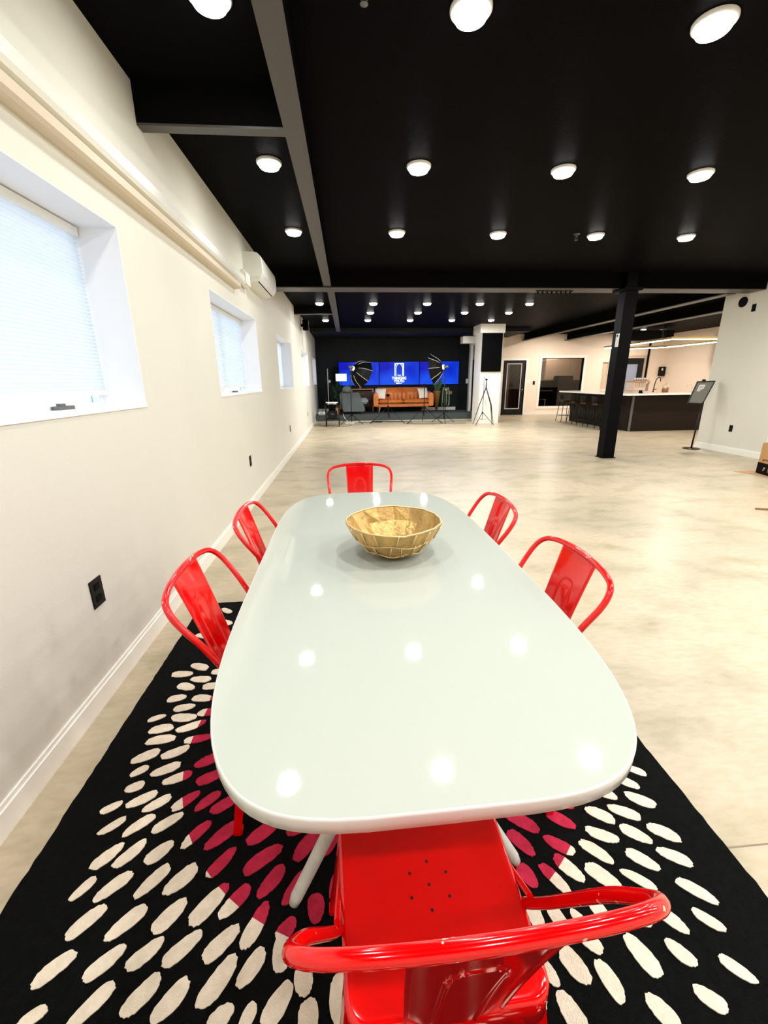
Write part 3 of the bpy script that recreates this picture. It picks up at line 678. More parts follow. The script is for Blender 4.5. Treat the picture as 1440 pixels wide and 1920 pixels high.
# ------------------------------------------------------------ red metal chairs (front of the seat faces +Y)
def make_chair(label):
    t = thing('metal_chair', (0, 0, 0), label, 'chair', 'red metal cafe chairs around the table')
    SZ = .45
    def seat_out(o):
        P = []; w0, w1, d = .168-o, .178-o, .180-o
        cr = .045
        for cx, cy_, a0 in ((w1-cr, d-cr, 0), (-w1+cr, d-cr, 90), (-w0+cr*.8, -d+cr*.8-.034, 180), (w0-cr*.8, -d+cr*.8-.034, 270)):
            rr = cr if a0 < 180 else cr*.8
            for k in range(7):
                a = math.radians(a0+15*k); P.append((cx+rr*math.cos(a), cy_+rr*math.sin(a)))
        return P
    m = MB()
    lv = [(.004, SZ-.062), (0, SZ-.060), (0, SZ-.008), (.003, SZ-.002), (.008, SZ), (.018, SZ-.001), (.03, SZ-.005), (.055, SZ-.006)]
    rg = [[m.bm.verts.new((x, y, z)) for x, y in seat_out(o)] for o, z in lv]
    for A, B in zip(rg, rg[1:]):
        for k in range(len(A)): m._face([A[k], A[(k+1) % len(A)], B[(k+1) % len(A)], B[k]], 0, True)
    m._face(rg[-1], 0)
    for k in range(7):
        hx, hy = (0, -.030) if k == 0 else (.042*math.cos(k*PI/3+.45), -.030+.042*math.sin(k*PI/3+.45))
        m.prism([(hx+.0030*math.cos(2*PI*j/10), hy+.0030*math.sin(2*PI*j/10)) for j in range(10)], SZ-.0058, SZ-.0052, 1)
    so = m.build('seat', [M['red'], M['hole']], t)
    # hoop
    H = [(.174, -.075, .435), (.184, -.115, .50), (.198, -.17, .60), (.210, -.225, .70), (.218, -.268, .765), (.211, -.294, .803), (.186, -.312, .826), (.135, -.323, .838), (.068, -.329, .844), (0, -.331, .846)]
    pts = [(-x, y, z) for x, y, z in H] + [(x, y, z) for x, y, z in H[::-1][1:]]
    m = MB(); m.tube(catmull(pts, 5), .0093, 14); m.build('back_hoop', M['redchipglint'], t)
    # splat with raised panel
    def sp(u, v):
        w = .078+.016*v; x = (u-.5)*2*w
        y = -.208-.114*v+.004*math.sin(PI*v) ; z = .44+.398*v
        bow = .010*(1-(2*u-1)**2); y -= bow
        a = abs(u-.5)*2; top_ = .76-.10*(a/.42)**4; bb = .0030*math.exp(-((a-.42)/.035)**2)*(v < top_) + .0030*math.exp(-((v-top_)/.012)**2)*(a < .45) + .004*max(0, (a-.92)/.08)
        return (x, y-bb, z)
    m = MB(); m.grid(sp, 72, 60); s_ = m.build('back_splat', M['red'], t)
    so_ = s_.modifiers.new('solid', 'SOLIDIFY'); so_.thickness = .0025
    # legs: tapered folded sheet
    for sx in (-1, 1):
        for sy in (-1, 1):
            m = MB(); tx, ty = sx*.148, sy*.150; bx, by = sx*.205, sy*.205
            def sec(cx, cy_, w, z): 
                k = w*.5
                return [(cx+sx*k, cy_+sy*k, z), (cx-sx*k, cy_+sy*k, z), (cx-sx*k, cy_+sy*(k-.004), z), (cx+sx*(k-.004)-sx*.003, cy_+sy*(k-.007), z), (cx+sx*(k-.004), cy_-sy*k, z), (cx+sx*k, cy_-sy*k, z)]
            S = [sec(tx, ty, .044, .405), sec((tx+bx)/2, (ty+by)/2, .034, .2), sec(bx, by, .024, .018)]
            V = [[m.bm.verts.new(p) for p in q] for q in S]
            for A, B in zip(V, V[1:]):
                for k in range(6): m._face([A[k], A[(k+1) % 6], B[(k+1) % 6], B[k]])
            m._face(V[0]); m._face(V[-1])
            m.box(bx-.014, bx+.014, by-.014, by+.014, 0, .02, bev=.003)
            m.build('leg', M['red'], t)
    m = MB(); m.tube([(-.165, -.165, .31), (0, 0, .325), (.165, .165, .31)], .007, 8); m.tube([(-.165, .165, .31), (0, 0, .331), (.165, -.165, .31)], .007, 8)
    m.build('cross_brace', M['red'], t)
    for sx in (-1, 1):
        m = MB(); m.tube([(sx*.178, -.085, .47), (sx*.176, .0, .42), (sx*.17, .12, .40)], .006, 8); m.build('side_stay', M['red'], t)
    return t
RT = .0125
c0 = make_chair('red metal chair in front, pulled out toward the camera with its seat in view')
c0.location = (.124, .600, RT); c0.rotation_euler = (0, 0, math.radians(1.5))
copy_thing(c0, (-.195, 1.245, RT), math.radians(-90), 'nearer of the two red metal chairs on the left side of the table')
copy_thing(c0, (-.162, 1.855, RT), math.radians(-90), 'farther red metal chair on the left side of the table, toward the wall')
copy_thing(c0, (.408, 1.215, RT), math.radians(92), 'nearer of the two red metal chairs on the right side of the table')
copy_thing(c0, (.387, 1.870, RT), math.radians(91), 'farther red metal chair on the right side of the table')
copy_thing(c0, (.062, 2.60, 0), math.radians(180), 'red metal chair at the far head of the table')

# ================================================================== STAGE
SH = .25
struct('stage', MB().box(XL+.001, 4.60, 15.45, YE, .045, SH, bev=.008).box(XL+.001, 4.5, 15.50, YE, 0, .045, mi=1), [M['carpet'], M['trim']], label='low grey carpeted stage across the end of the room')

# ---- three blue screens
tvs = [(-.33, 1.215, 'leftmost blue video screen on the stage wall'), (1.22, 2.77, 'middle blue video screen, carrying the white arch logo'), (2.775, 4.33, 'rightmost blue video screen on the stage wall')]
for i, (a, b, lab) in enumerate(tvs):
    t = thing('video_screen', ((a+b)/2, YE, 1.66), lab, 'screen', 'blue video screens on the stage wall')
    MB().box(a, b, YE-.07, YE-.003, 1.225, 2.085, bev=.004).build('screen_case', M['black'], t)
    MB().box(a+.012, b-.012, YE-.074, YE-.07, 1.237, 2.073).build('display_panel', M['screen'], t)
    if i == 1:
        m = MB(); cx = 1.99; yy = YE-.0765; T = .004
        def bar(x0, x1, z0, z1): m.box(x0, x1, yy, yy+T*.5, z0, z1)
        bar(1.815, 1.84, 1.55, 2.02); bar(2.15, 2.175, 1.55, 2.02); bar(1.815, 2.175, 2.0, 2.025)
        bar(1.857, 1.877, 1.55, 1.82); bar(2.113, 2.133, 1.55, 1.82)
        def arc(cx_, cz, r, a0, a1, w=.010):
            P = [(cx_+r*math.cos(math.radians(a0+(a1-a0)*k/14)), cz+r*math.sin(math.radians(a0+(a1-a0)*k/14))) for k in range(15)]
            for p, q in zip(P, P[1:]):
                d = Vector((q[0]-p[0], q[1]-p[1])).normalized()*w; nx, nz = -d.y, d.x
                m.poly([(p[0]-nx, yy, p[1]-nz), (q[0]-nx, yy, q[1]-nz), (q[0]+nx, yy, q[1]+nz), (p[0]+nx, yy, p[1]+nz)])
        arc(2.087, 1.82, .22, 180, 118); arc(1.903, 1.82, .22, 0, 62)
        arc(2.20, 1.84, .37, 180, 150, .008); arc(1.78, 1.84, .37, 0, 30, .008)
        mt = lambda z: Matrix.Translation((1.99, yy+.001, z)) @ Matrix.Rotation(PI/2, 4, 'X')
        text_mesh('THE', .075, mt(1.575), m, .001); text_mesh('THINKING', .135, mt(1.475), m, .004, xscale=.86); text_mesh('YOUTH', .135, mt(1.365), m, .004, xscale=.86)
        bar(1.87, 1.99, 1.268, 1.296); bar(2.0, 2.02, 1.272, 1.292); bar(2.03, 2.10, 1.275, 1.289)
        m.build('screen_logo', M['logo'], t)

# ---- sofa
sx0, sx1, sy = .95, 3.14, 16.05
sf = thing('leather_sofa', (2.04, 16.45, SH), 'tan leather two seat sofa with channelled back on the stage', 'sofa')
for sgn, xx in ((0, (.10, 1.09)), (1, (1.10, 1.985))):
    pass
m = MB(); m.box(sx0+.04, sx1-.04, 16.1, 16.85, .46, .56, bev=.03); m.build('sofa_base', M['leather'], sf)
for a, b in ((sx0+.16, 2.04), (2.05, sx1-.16)):
    m = MB(); m.box(a, b, 16.05, 16.62, .56, .72, bev=.05); smooth(m.build('seat_cushion', M['leather'], sf))
    bc_ = thing  # keep name free
    m = MB(); n = 6; w = (b-a)/n
    for k in range(n):
        def ch(u, v, k=k):
            x = a+w*(k+u); th = .06*math.sin(PI*u)**.5; z = .70+.44*v
            return (x, 16.62+.10*v-th-(.02*math.sin(PI*v)), z)
        m.grid(ch, 8, 6)
    m.box(a, b, 16.60, 16.86, .62, 1.12, bev=.02)
    smooth(m.build('back_cushion', M['leather'], sf))
for s_ in (0, 1):
    x0 = sx0-.02 if s_ == 0 else sx1-.17
    m = MB(); P = []
    prof = [(0, .50), (-.01, .75), (0, .90), (.04, .97), (.10, .985), (.16, .95), (.185, .88), (.18, .50)]
    prof = prof if s_ == 0 else [(.19-a, z) for a, z in prof]
    A = [m.bm.verts.new((x0+a, 16.08, z-.02)) for a, z in prof]; B = [m.bm.verts.new((x0+a, 16.86, z+.03)) for a, z in prof]
    for k in range(len(prof)): m._face([A[k], A[(k+1) % len(prof)], B[(k+1) % len(prof)], B[k]], 0, True)
    m._face(A); m._face(B); o = m.build('armrest', M['leather'], sf); bevel(o, .02, 3)
for lx in (sx0+.22, sx1-.22):
    for ly in (16.16, 16.78):
        MB().tube([(lx, ly, .47), (lx+(.05 if lx > 2 else -.05), ly-(.03 if ly < 16.5 else -.03), SH)], [.026, .016], 10).build('leg', M['wood'], sf)
def cushion(name, c, size, rz, rx, m_, label):
    t = MB(); R3 = Matrix.Rotation(rz, 3, 'Z') @ Matrix.Rotation(rx, 3, 'X')
    def f(sg):
        def g(u, v):
            a, b = 2*u-1, 2*v-1; th = .075*sg*(1-a*a)**.45*(1-b*b)**.45; k = 1-.06*(1-max(abs(a), abs(b)))
            return Vector(c)+R3 @ Vector((a*size/2*(1-.05*(1-b*b)), th, b*size/2*(1-.05*(1-a*a))))
        return g
    t.grid(f(1), 12, 12); t.grid(f(-1), 12, 12)
    return tag(t.build(name, m_, None, loc=c), label, 'cushion', 'cream cushions on the sofa')
cushion('throw_pillow', (1.20, 16.38, .93), .42, math.radians(-18), math.radians(-28), M['pillow'], 'cream throw pillow at the left end of the leather sofa')
cushion('throw_pillow', (2.82, 16.38, .93), .42, math.radians(20), math.radians(-28), M['pillow'], 'cream throw pillow at the right end of the leather sofa')

# ---- grey armchair, facing right
ch = thing('armchair', (.2, 15.95, SH), 'grey upholstered armchair seen from behind its left side on the stage', 'armchair')
m = MB(); prof = [(-.26, .98), (.40, 1.00), (.45, .86), (.48, .62), (.58, .50), (.60, .36), (.52, .33), (-.18, .33), (-.22, .45), (-.30, .86)]
def side_slab(mb, prof, y0, y1):
    A = [mb.bm.verts.new((x, y0, z)) for x, z in prof]; B = [mb.bm.verts.new((x, y1, z)) for x, z in prof]
    for k in range(len(prof)): mb._face([A[k], A[(k+1) % len(prof)], B[(k+1) % len(prof)], B[k]])
    mb._face(A); mb._face(B); return mb
bevel(side_slab(m, prof, 15.68, 15.80).build('side_panel', M['greyfab'], ch), .03, 3)
bevel(side_slab(MB(), prof, 16.28, 16.40).build('side_panel', M['greyfab'], ch), .03, 3)
MB().box(-.30, -.14, 15.78, 16.30, .40, 1.02, bev=.05).build('back_panel', M['greyfab'], ch)
MB().box(-.15, .72, 15.80, 16.28, .60, .80, bev=.05).build('seat_cushion', M['greyfabl'], ch)
MB().box(-.2, .56, 15.80, 16.28, .36, .60, bev=.03).build('seat_base', M['greyfab'], ch)
for x, y in ((-.2, 15.75), (.5, 15.75), (-.2, 16.33), (.5, 16.33)):
    MB().tube([(x, y, .36), (x+(.06 if x > 0 else -.04), y, SH)], [.022, .015], 8).build('leg', M['darkwood'], ch)
m = MB()
def hp(u, v):
    a, b = 2*u-1, 2*v-1
    return (-.03+.16*a*(1-.25*max(b, 0)**2), 16.0-.12*(1-a*a)**.5*(1-b*b)**.4, 1.11+.13*b*(1-.3*a*a))
def hp2(u, v):
    x, y, z = hp(u, v); return (x, 32.0-y, z)
m.grid(hp, 12, 10); m.grid(hp2, 12, 10)
tag(m.build('bolster_pillow', M['greyfabl'], None, loc=(-.03, 16.0, 1.1)), 'rounded light grey pillow standing up from the grey armchair', 'cushion')

# ---- side table (slatted legs) before the armchair
t = thing('side_table', (.82, 16.52, SH), 'small dark side table between the armchair and the sofa', 'table')
MB().lathe((.82, 16.52, 0), [(0, .70), (.09, .70), (.095, .69), (.09, .68), (0, .68)], 24).build('table_top', M['darkwood'], t)
for k in range(3):
    a = k*2*PI/3+.5; MB().tube([(.82+.04*math.cos(a), 16.52+.04*math.sin(a), .68), (.82+.10*math.cos(a), 16.52+.10*math.sin(a), SH)], .012, 8).build('leg', M['darkwood'], t)

# ---- dark chest in a light frame behind
t = thing('frame_cabinet', (.56, 16.9, SH), 'dark drawer cabinet in a light wooden frame behind the armchair', 'cabinet')
m = MB(); m.box(.12, .99, 16.9, 17.12, 1.065, 1.11); m.box(.93, .99, 16.9, 17.12, SH, 1.065); m.box(.12, .18, 16.9, 17.12, SH, 1.065); m.build('frame', M['wood'], t)
MB().box(.18, .93, 16.94, 17.12, .42, 1.02).build('cabinet_body', M['darkwood'], t)
for k in range(3):
    d = MB().box(.2, .91, 16.92, 16.94, .45+.19*k, .62+.19*k, bev=.004).build('drawer', M['darkwood'], t)
    MB().box(.48, .62, 16.905, 16.92, .54+.19*k, .55+.19*k).build('handle', M['brass'], d)
t = thing('ornament', (.46, 17.0, 1.11), 'small wooden ornament standing on the framed cabinet', 'ornament')
MB().lathe((.46, 17.0, 1.11), [(0, 0), (.05, 0), (.02, .03), (.035, .08), (.02, .13), (0, .14)], 12).build('ornament_body', M['wood'], t)

# ---- plants
def leaf(mb, base, tip, w, bend=.05, seg=6, mi=0):
    b, t_ = Vector(base), Vector(tip); d = t_-b; side = d.cross(Vector((0, 1, .2)))
    side = side.normalized() if side.length > 1e-5 else Vector((1, 0, 0)); up_ = side.cross(d).normalized()
    L_ = []; R__ = []
    for k in range(seg+1):
        u = k/seg; c = b+d*u+up_*bend*math.sin(PI*u); ww = w*math.sin(PI*min(u*.92+.06, 1))**.8
        L_.append(mb.bm.verts.new(c-side*ww)); R__.append((mb.bm.verts.new(c+up_*.12*ww), mb.bm.verts.new(c+side*ww)))
    for k in range(seg):
        mb._face([L_[k], R__[k][0], R__[k+1][0], L_[k+1]], mi, True); mb._face([R__[k][0], R__[k][1], R__[k+1][1], R__[k+1][0]], mi, True)
pr = random.Random(5)
t = thing('potted_plant', (-.34, 16.6, SH), 'broad leaved green plant left of the armchair on the stage', 'plant')
MB().lathe((-.34, 16.6, SH), [(0, 0), (.10, 0), (.15, .28), (.14, .28), (.12, .24), (0, .24)], 20).build('pot', M['wicker'], t)
for k in range(8):
    a = pr.uniform(.2, 2.9); h = .35+.09*k; top_ = Vector((-.34+math.cos(a)*.28, 16.6-.1+pr.uniform(-.1, .1), SH+.3+h*.85))
    m = MB(); mid = Vector((-.34+math.cos(a)*.1, 16.6, SH+.25+h*.6)); m.tube([(-.34, 16.6, SH+.2), mid], .006, 5)
    leaf(m, mid, top_, .065, .03); m.build('leaf', M['plant'] if k % 2 else M['plantdark'], t)
t = thing('potted_grass', (3.36, 16.5, SH), 'spiky green plant in a tapered wicker planter right of the sofa', 'plant')
MB().lathe((3.36, 16.5, SH), [(0, 0), (.035, 0), (.15, .74), (.155, .76), (.14, .76), (.13, .70), (0, .70)], 18).build('planter', M['wicker'], t)
for k in range(26):
    a = k*2.4; r = .03+.06*(k % 4)/3; h = .40+.28*pr.random(); m = MB()
    leaf(m, (3.36+r*math.cos(a), 16.5+r*math.sin(a), .95), (3.36+(r+.10+.1*pr.random())*math.cos(a)+.03, 16.5+(r+.08)*math.sin(a), .97+h), .013, .01)
    m.build('leaf', M['plant'] if k % 3 else M['plantdark'], t)
t = thing('wall_shelf', (3.92, YE, .9), 'small light wooden shelf box on the black wall right of the plants', 'shelf')
MB().box(3.78, 4.05, YE-.2, YE, .86, .97, bev=.004).build('shelf_box', M['wood'], t)
t = thing('trailing_plant', (3.68, 16.4, SH), 'pale trailing plant hanging over a tall thin stand right of the stage', 'plant')
m = MB(); m.tube([(3.68, 16.4, SH), (3.68, 16.4, .98)], .012, 8); m.lathe((3.68, 16.4, SH), [(0, 0), (.12, 0), (.12, .015), (0, .02)], 16); m.lathe((3.68, 16.4, .98), [(0, 0), (.09, 0), (.1, .02), (0, .02)], 16); m.build('stand', M['blackmetal'], t)
MB().lathe((3.68, 16.4, 1.0), [(0, 0), (.05, 0), (.08, .08), (.07, .08), (0, .06)], 16).build('pot', M['pillow'], t)
for k in range(12):
    a = k*2*PI/12; dx, dy = math.cos(a), math.sin(a); L_ = .30+.22*pr.random()
    m = MB(); m.tube(catmull([(3.68, 16.4, 1.05), (3.68+.08*dx, 16.4+.08*dy, 1.12), (3.68+.13*dx, 16.4+.13*dy, 1.02), (3.68+.15*dx, 16.4+.15*dy, 1.02-L_), (3.68+.11*dx, 16.4+.11*dy, .95-L_)], 4), .012, 6)
    m.build('stem', M['plantpale'] if k % 2 else M['plant'], t)

# ---- photo gear
def tripod(name, label, x, y, z0, apex, top_, spread, rot, thick=.011, brace=True, group=None, cat='tripod'):
    t = thing(name, (x, y, z0), label, cat, group)
    MB().tube([(x, y, z0+apex*.45), (x, y, z0+top_)], thick, 8).build('centre_column', M['blackmetal'], t)
    MB().lathe((x, y, z0+apex), [(0, .03), (thick*2.2, .03), (thick*2.6, 0), (thick*2.2, -.04), (0, -.04)], 12).build('collar', M['blackplastic'], t)
    for k in range(3):
        a = rot+k*2*PI/3; c, s_ = math.cos(a), math.sin(a); fx, fy = x+c*spread, y+s_*spread
        l = MB().tube([(x+c*.02, y+s_*.02, z0+apex), (fx, fy, z0+.012)], [thick*1.1, thick*.8], 8).build('leg', M['blackmetal'], t)
        MB().tube([(fx, fy, z0+.02), (fx, fy, z0)], thick*1.3, 8).build('rubber_foot', M['black'], l)
        if brace: MB().tube([(x, y, z0+apex*.42), (x+c*spread*.5, y+s_*spread*.5, z0+apex*.5)], thick*.5, 6).build('brace', M['blackmetal'], l)
    return t
t = tripod('tripod', 'black tripod with a small camera head before the left half of the sofa', 1.36, 14.95, 0, .53, .88, .66, math.radians(200), .014, False)
h = MB().lathe((1.36, 14.95, .92), [(0, .05), (.045, .04), (.06, 0), (.03, -.05), (0, -.06)], 12).build('pan_head', M['black'], t)
t = tripod('tripod', 'taller black tripod before the right half of the sofa', 2.56, 14.65, 0, .52, 1.22, .66, math.radians(205), .015, False)
MB().box(2.50, 2.63, 14.62, 14.68, 1.19, 1.27, bev=.01).build('phone_clamp', M['black'], t)
t = tripod('tripod', 'black video tripod standing at the far left of the stage', -.64, 15.95, SH, .90, 1.10, .33, math.radians(180), .014, False)
MB().lathe((-.64, 15.95, SH+1.14), [(0, .05), (.04, .04), (.05, 0), (.03, -.05), (0, -.05)], 12).build('video_head', M['silver'], t)
t = tripod('light_stand', 'slim black light stand before the white pillar', 4.27, 13.62, 0, .38, 1.48, .36, math.radians(-20), .009)
t = thing('folded_tripod', (4.55, 13.62, 0), 'tall half folded black tripod leaning beside the slim light stand', 'tripod')
for fx, fy in ((4.0, 13.72), (4.58, 13.55), (4.70, 13.80)):
    l = MB().tube([(4.37, 13.7, 1.15), ((4.37+fx)/2+(.05 if fx > 4.2 else 0), (13.7+fy)/2, .62), (fx, fy, .012)], [.018, .014, .009], 8).build('leg', M['blackmetal'], t)
MB().tube([(4.37, 13.7, 1.1), (4.36, 13.7, 1.38)], [.022, .014], 8).build('centre_column', M['blackmetal'], t)
MB().box(4.33, 4.40, 13.67, 13.73, 1.37, 1.42, bev=.008).build('top_plate', M['black'], t)

def softbox(label, sx, sy, top_, mount, axis, R=.44, depth=.42, rot=0.2):
    st = tripod('softbox_stand', label.split(',')[0]+', its three legged stand', sx, sy, 0, .30, top_, .42, rot, .012, True, cat='light stand')
    t = thing('softbox', mount, label, 'softbox', 'octagonal softboxes'); ax = Vector(axis).normalized()
    q = Vector((0, 0, 1)).rotation_difference(ax).to_matrix()
    mt = lambda v: Vector(mount)+q @ Vector(v)
    n = 8; prof = [(.07, .05), (.20, .11), (.31, .20), (.39, .31), (R, depth)]
    m = MB(); rings = [[m.bm.verts.new(mt((r*math.cos(2*PI*k/n+.39), r*math.sin(2*PI*k/n+.39), z))) for k in range(n)] for r, z in prof]
    for A, B in zip(rings, rings[1:]):
        for k in range(n): m._face([A[k], A[(k+1) % n], B[(k+1) % n], B[k]])
    o = m.build('fabric_shell', M['softblack'], t); sd = o.modifiers.new('s', 'SOLIDIFY'); sd.thickness = .004; sd.offset = -1
    for k in range(n):
        a = 2*PI*k/n+.39; MB().tube([mt(((r+.006)*math.cos(a), (r+.006)*math.sin(a), z)) for r, z in prof[1:]], .007, 6).build('rib', M['silver'], t)
    m = MB(); m.poly([mt((.96*R*math.cos(2*PI*k/n+.39), .96*R*math.sin(2*PI*k/n+.39), depth-.02)) for k in range(n)]); m.build('front_diffuser', M['paper'], t)
    m = MB(); A = [mt((.085*math.cos(2*PI*k/16), .085*math.sin(2*PI*k/16), 0)) for k in range(16)]; B = [mt((.085*math.cos(2*PI*k/16), .085*math.sin(2*PI*k/16), .06)) for k in range(16)]
    va = [m.bm.verts.new(p) for p in A]; vb = [m.bm.verts.new(p) for p in B]
    for k in range(16): m._face([va[k], va[(k+1) % 16], vb[(k+1) % 16], vb[k]])
    m._face(va); m._face(vb); m.build('speed_ring', M['pillow'], t)
    MB().tube([mt((0, 0, 0)), mt((0, 0, -.13))], .045, 12).build('light_head', M['greytrim'], t)
    MB().box(mount[0]-.03, mount[0]+.03, mount[1]-.03, mount[1]+.03, mount[2]-.10, mount[2]-.02).build('bracket', M['black'], t)
    return t
softbox('black octagonal softbox at the left, aimed right over the armchair', .10, 14.75, 1.70, (.16, 14.78, 1.80), (.72, .52, -.38), R=.47, depth=.5, rot=math.radians(210))
softbox('black octagonal softbox at the right, aimed left over the sofa', 3.24, 14.62, 1.72, (3.22, 14.65, 1.80), (-.90, .42, -.16), R=.49, depth=.42, rot=math.radians(-95))
t = thing('light_tube_stand', (-.70, 15.9, SH), 'upright pale tube on a thin stand at the far left of the stage', 'light stand')
MB().cyl((-.70, 15.9, .62), (-.69, 15.9, 1.82), .014, 10).build('tube', M['silver'], t)
m = MB(); m.cyl((-.70, 15.9, SH+.01), (-.70, 15.9, .62), .01, 8); m.lathe((-.70, 15.9, SH), [(0, 0), (.14, 0), (.14, .012), (0, .02)], 16); m.build('stand_base', M['blackmetal'], t)
t = thing('speaker_box', (-.41, 16.92, SH), 'tall black speaker behind the bright white screen', 'speaker')
MB().box(-.52, -.31, 16.82, 17.02, SH+1.15, SH+1.66, bev=.01).build('speaker_case', M['black'], t)
MB().cyl((-.41, 16.92, SH), (-.41, 16.92, SH+1.15), .018, 8).build('pole', M['blackmetal'], t)
t = thing('monitor', (-.22, 15.58, SH), 'small bright white screen on a stand left of the left softbox', 'monitor')
MB().box(-.41, -.02, 15.57, 15.59, 1.385, 1.645, bev=.004).build('monitor_case', M['black'], t)
MB().box(-.40, -.03, 15.566, 15.57, 1.395, 1.635).build('bright_panel', M['whitescreen'], t)
m = MB(); m.cyl((-.22, 15.58, SH+.01), (-.22, 15.58, 1.4), .01, 8); m.lathe((-.22, 15.58, SH), [(0, 0), (.09, 0), (.09, .012), (0, .02)], 16); m.build('stand', M['blackmetal'], t)

# ---- equipment table at the left front of the stage
t = thing('equipment_table', (-.52, 14.15, 0), 'small black framed table with gear before the left end of the stage', 'table')
for x, y in ((-.73, 13.97), (-.31, 13.97), (-.73, 14.33), (-.31, 14.33)):
    MB().box(x-.016, x+.016, y-.016, y+.016, 0, .66).build('leg', M['blackmetal'], t)
MB().box(-.75, -.29, 13.95, 14.35, .66, .685, bev=.004).build('table_top', M['black'], t)
MB().box(-.72, -.32, 13.98, 14.32, .22, .235).build('lower_shelf', M['black'], t)
t = thing('audio_mixer', (-.50, 14.15, .685), 'pale mixer with a raised panel on the equipment table', 'mixer')
MB().box(-.66, -.38, 14.02, 14.28, .686, .73, bev=.006).build('mixer_body', M['silver'], t)
MB().box(-.72, -.33, 14.14, 14.17, .73, .76, bev=.004).build('raised_panel', M['white'], t)
MB().box(-.60, -.46, 14.0, 14.02, .69, .72).build('connector_strip', M['greytrim'], t)
t = thing('storage_case', (-.52, 14.15, .235), 'dark case on the lower shelf of the equipment table', 'case')
MB().box(-.67, -.37, 14.02, 14.28, .236, .48, bev=.01).build('case_body', M['blackplastic'], t)
MB().box(-.58, -.46, 14.01, 14.02, .38, .40).build('handle', M['greytrim'], t)
t = thing('storage_box', (-.39, 16.0, SH), 'small brown box on the stage behind the equipment table', 'box')
MB().box(-.46, -.32, 15.9, 16.1, SH, SH+.22, bev=.004).build('box_body', M['cardboard'], t)
MB().box(-.46, -.32, 15.96, 16.02, SH+.22, SH+.222).build('tape_strip', M['wood'], t)
t = thing('white_case', (-.92, 15.75, SH), 'white case lying on the left front of the stage', 'case')
MB().box(-1.08, -.78, 15.6, 15.9, SH, SH+.10, bev=.02).build('case_body', M['white'], t)
MB().tube(catmull([(-1.02, 15.58, SH+.05), (-.95, 15.55, SH+.09), (-.88, 15.58, SH+.05)], 4), .008, 6).build('handle', M['greytrim'], t)

# ---- cables
def cable(label, P, r=.006, m_='cord', grp='cables on the floor'):
    o = MB().tube(catmull(P, 6), r, 6).build('cable', M[m_], None, loc=P[0]); return tag(o, label, 'cable', grp)
cable('thin black cable running from the equipment table along the floor', [(-1.0, 14.9, .006), (-.9, 14.1, .006), (-.55, 13.75, .006), (-.1, 14.0, .006), (.1, 14.4, .006)], .005)
cable('black cable coiled on the floor before the sofa', [(.3, 15.2, .008), (.7, 15.1, .008), (.95, 15.25, .008), (1.15, 15.05, .014), (.95, 15.0, .02), (.8, 15.2, .026), (1.2, 15.25, .02), (1.7, 15.15, .008), (2.2, 14.9, .008)], .011)
cable('long thin cable lying on the floor before the right end of the stage', [(1.9, 14.4, .006), (2.6, 14.2, .006), (3.2, 14.3, .006), (3.9, 14.2, .006)], .006)
cable('pale cable hanging over the stage edge', [(-.2, 15.6, SH+.012), (-.18, 15.44, SH+.01), (-.15, 15.42, .15), (-.02, 15.38, .02), (.1, 15.2, .008), (.3, 15.0, .008)], .012, 'cordw')
cable('pale cable hanging down the left wall to the outlet', [(XL+.012, 12.4, 2.66), (XL+.012, 12.3, 2.3), (XL+.012, 12.55, 1.9), (XL+.012, 12.5, 1.2), (XL+.012, 12.6, .58)], .006, 'cordw', 'cables on the wall')
t = thing('power_strip', (.02, 14.95, 0), 'white power strip on the floor before the stage', 'power strip')
MB().box(-.12, .18, 14.88, 14.96, 0, .04, bev=.006).build('strip_body', M['white'], t)
for k in range(4): MB().box(-.09+.07*k, -.05+.07*k, 14.90, 14.94, .04, .043).build('socket', M['greytrim'], t)

# ---- wall speaker
t = thing('wall_speaker', (XL, 12.2, 2.82), 'black loudspeaker bracketed high on the left wall', 'speaker')
MB().box(XL+.05, XL+.20, 12.1, 12.3, 2.68, 2.93, bev=.01).build('speaker_case', M['black'], t)
MB().box(XL, XL+.05, 12.17, 12.23, 2.77, 2.84).build('bracket', M['blackmetal'], t)
MB().box(XL+.065, XL+.185, 12.092, 12.1, 2.70, 2.91).build('grille', M['blackpanel'], t)

# ---- black panel on the pillar
t = thing('wall_panel', (4.57, 14.0, 2.2), 'large black rectangular panel hanging on the white pillar', 'panel')
MB().box(4.25, 4.89, 13.94, 14.0, 1.63, 2.77, bev=.006).build('panel_board', M['blackpanel'], t)

# ================================================================== END WALL DOOR, INNER WINDOW
d = struct('door_1', MB().box(DX0+.03, DX0+.15, YE-.01, YE+.035, .01, 2.06).box(DX1-.17, DX1-.03, YE-.01, YE+.035, .01, 2.06).box(DX0+.15, DX1-.17, YE-.01, YE+.035, .01, .25).box(DX0+.15, DX1-.17, YE-.01, YE+.035, 1.97, 2.06), M['blackmetal'], label='black door with one tall glass pane')
m = MB(); a, b, z0, z1 = DX0+.14, DX1-.16, .24, 1.98
m.box(a, a+.03, YE-.02, YE-.01, z0, z1); m.box(b-.03, b, YE-.02, YE-.01, z0, z1); m.box(a+.03, b-.03, YE-.02, YE-.01, z0, z0+.03); m.box(a+.03, b-.03, YE-.02, YE-.01, z1-.03, z1)
struct('glazing_bead', m, M['silver'], d)
struct('pane', MB().box(a+.03, b-.03, YE+.01, YE+.016, z0+.03, z1-.03), M['tintglass'], d)
struct('door_knob', MB().lathe((DX1-.09, YE-.045, 1.0), [(0, .03), (.02, .026), (.028, 0), (.02, -.026), (0, -.03)], 16).cyl((DX1-.09, YE-.04, 1.0), (DX1-.09, YE-.01, 1.0), .012, 12), M['chrome'], d)
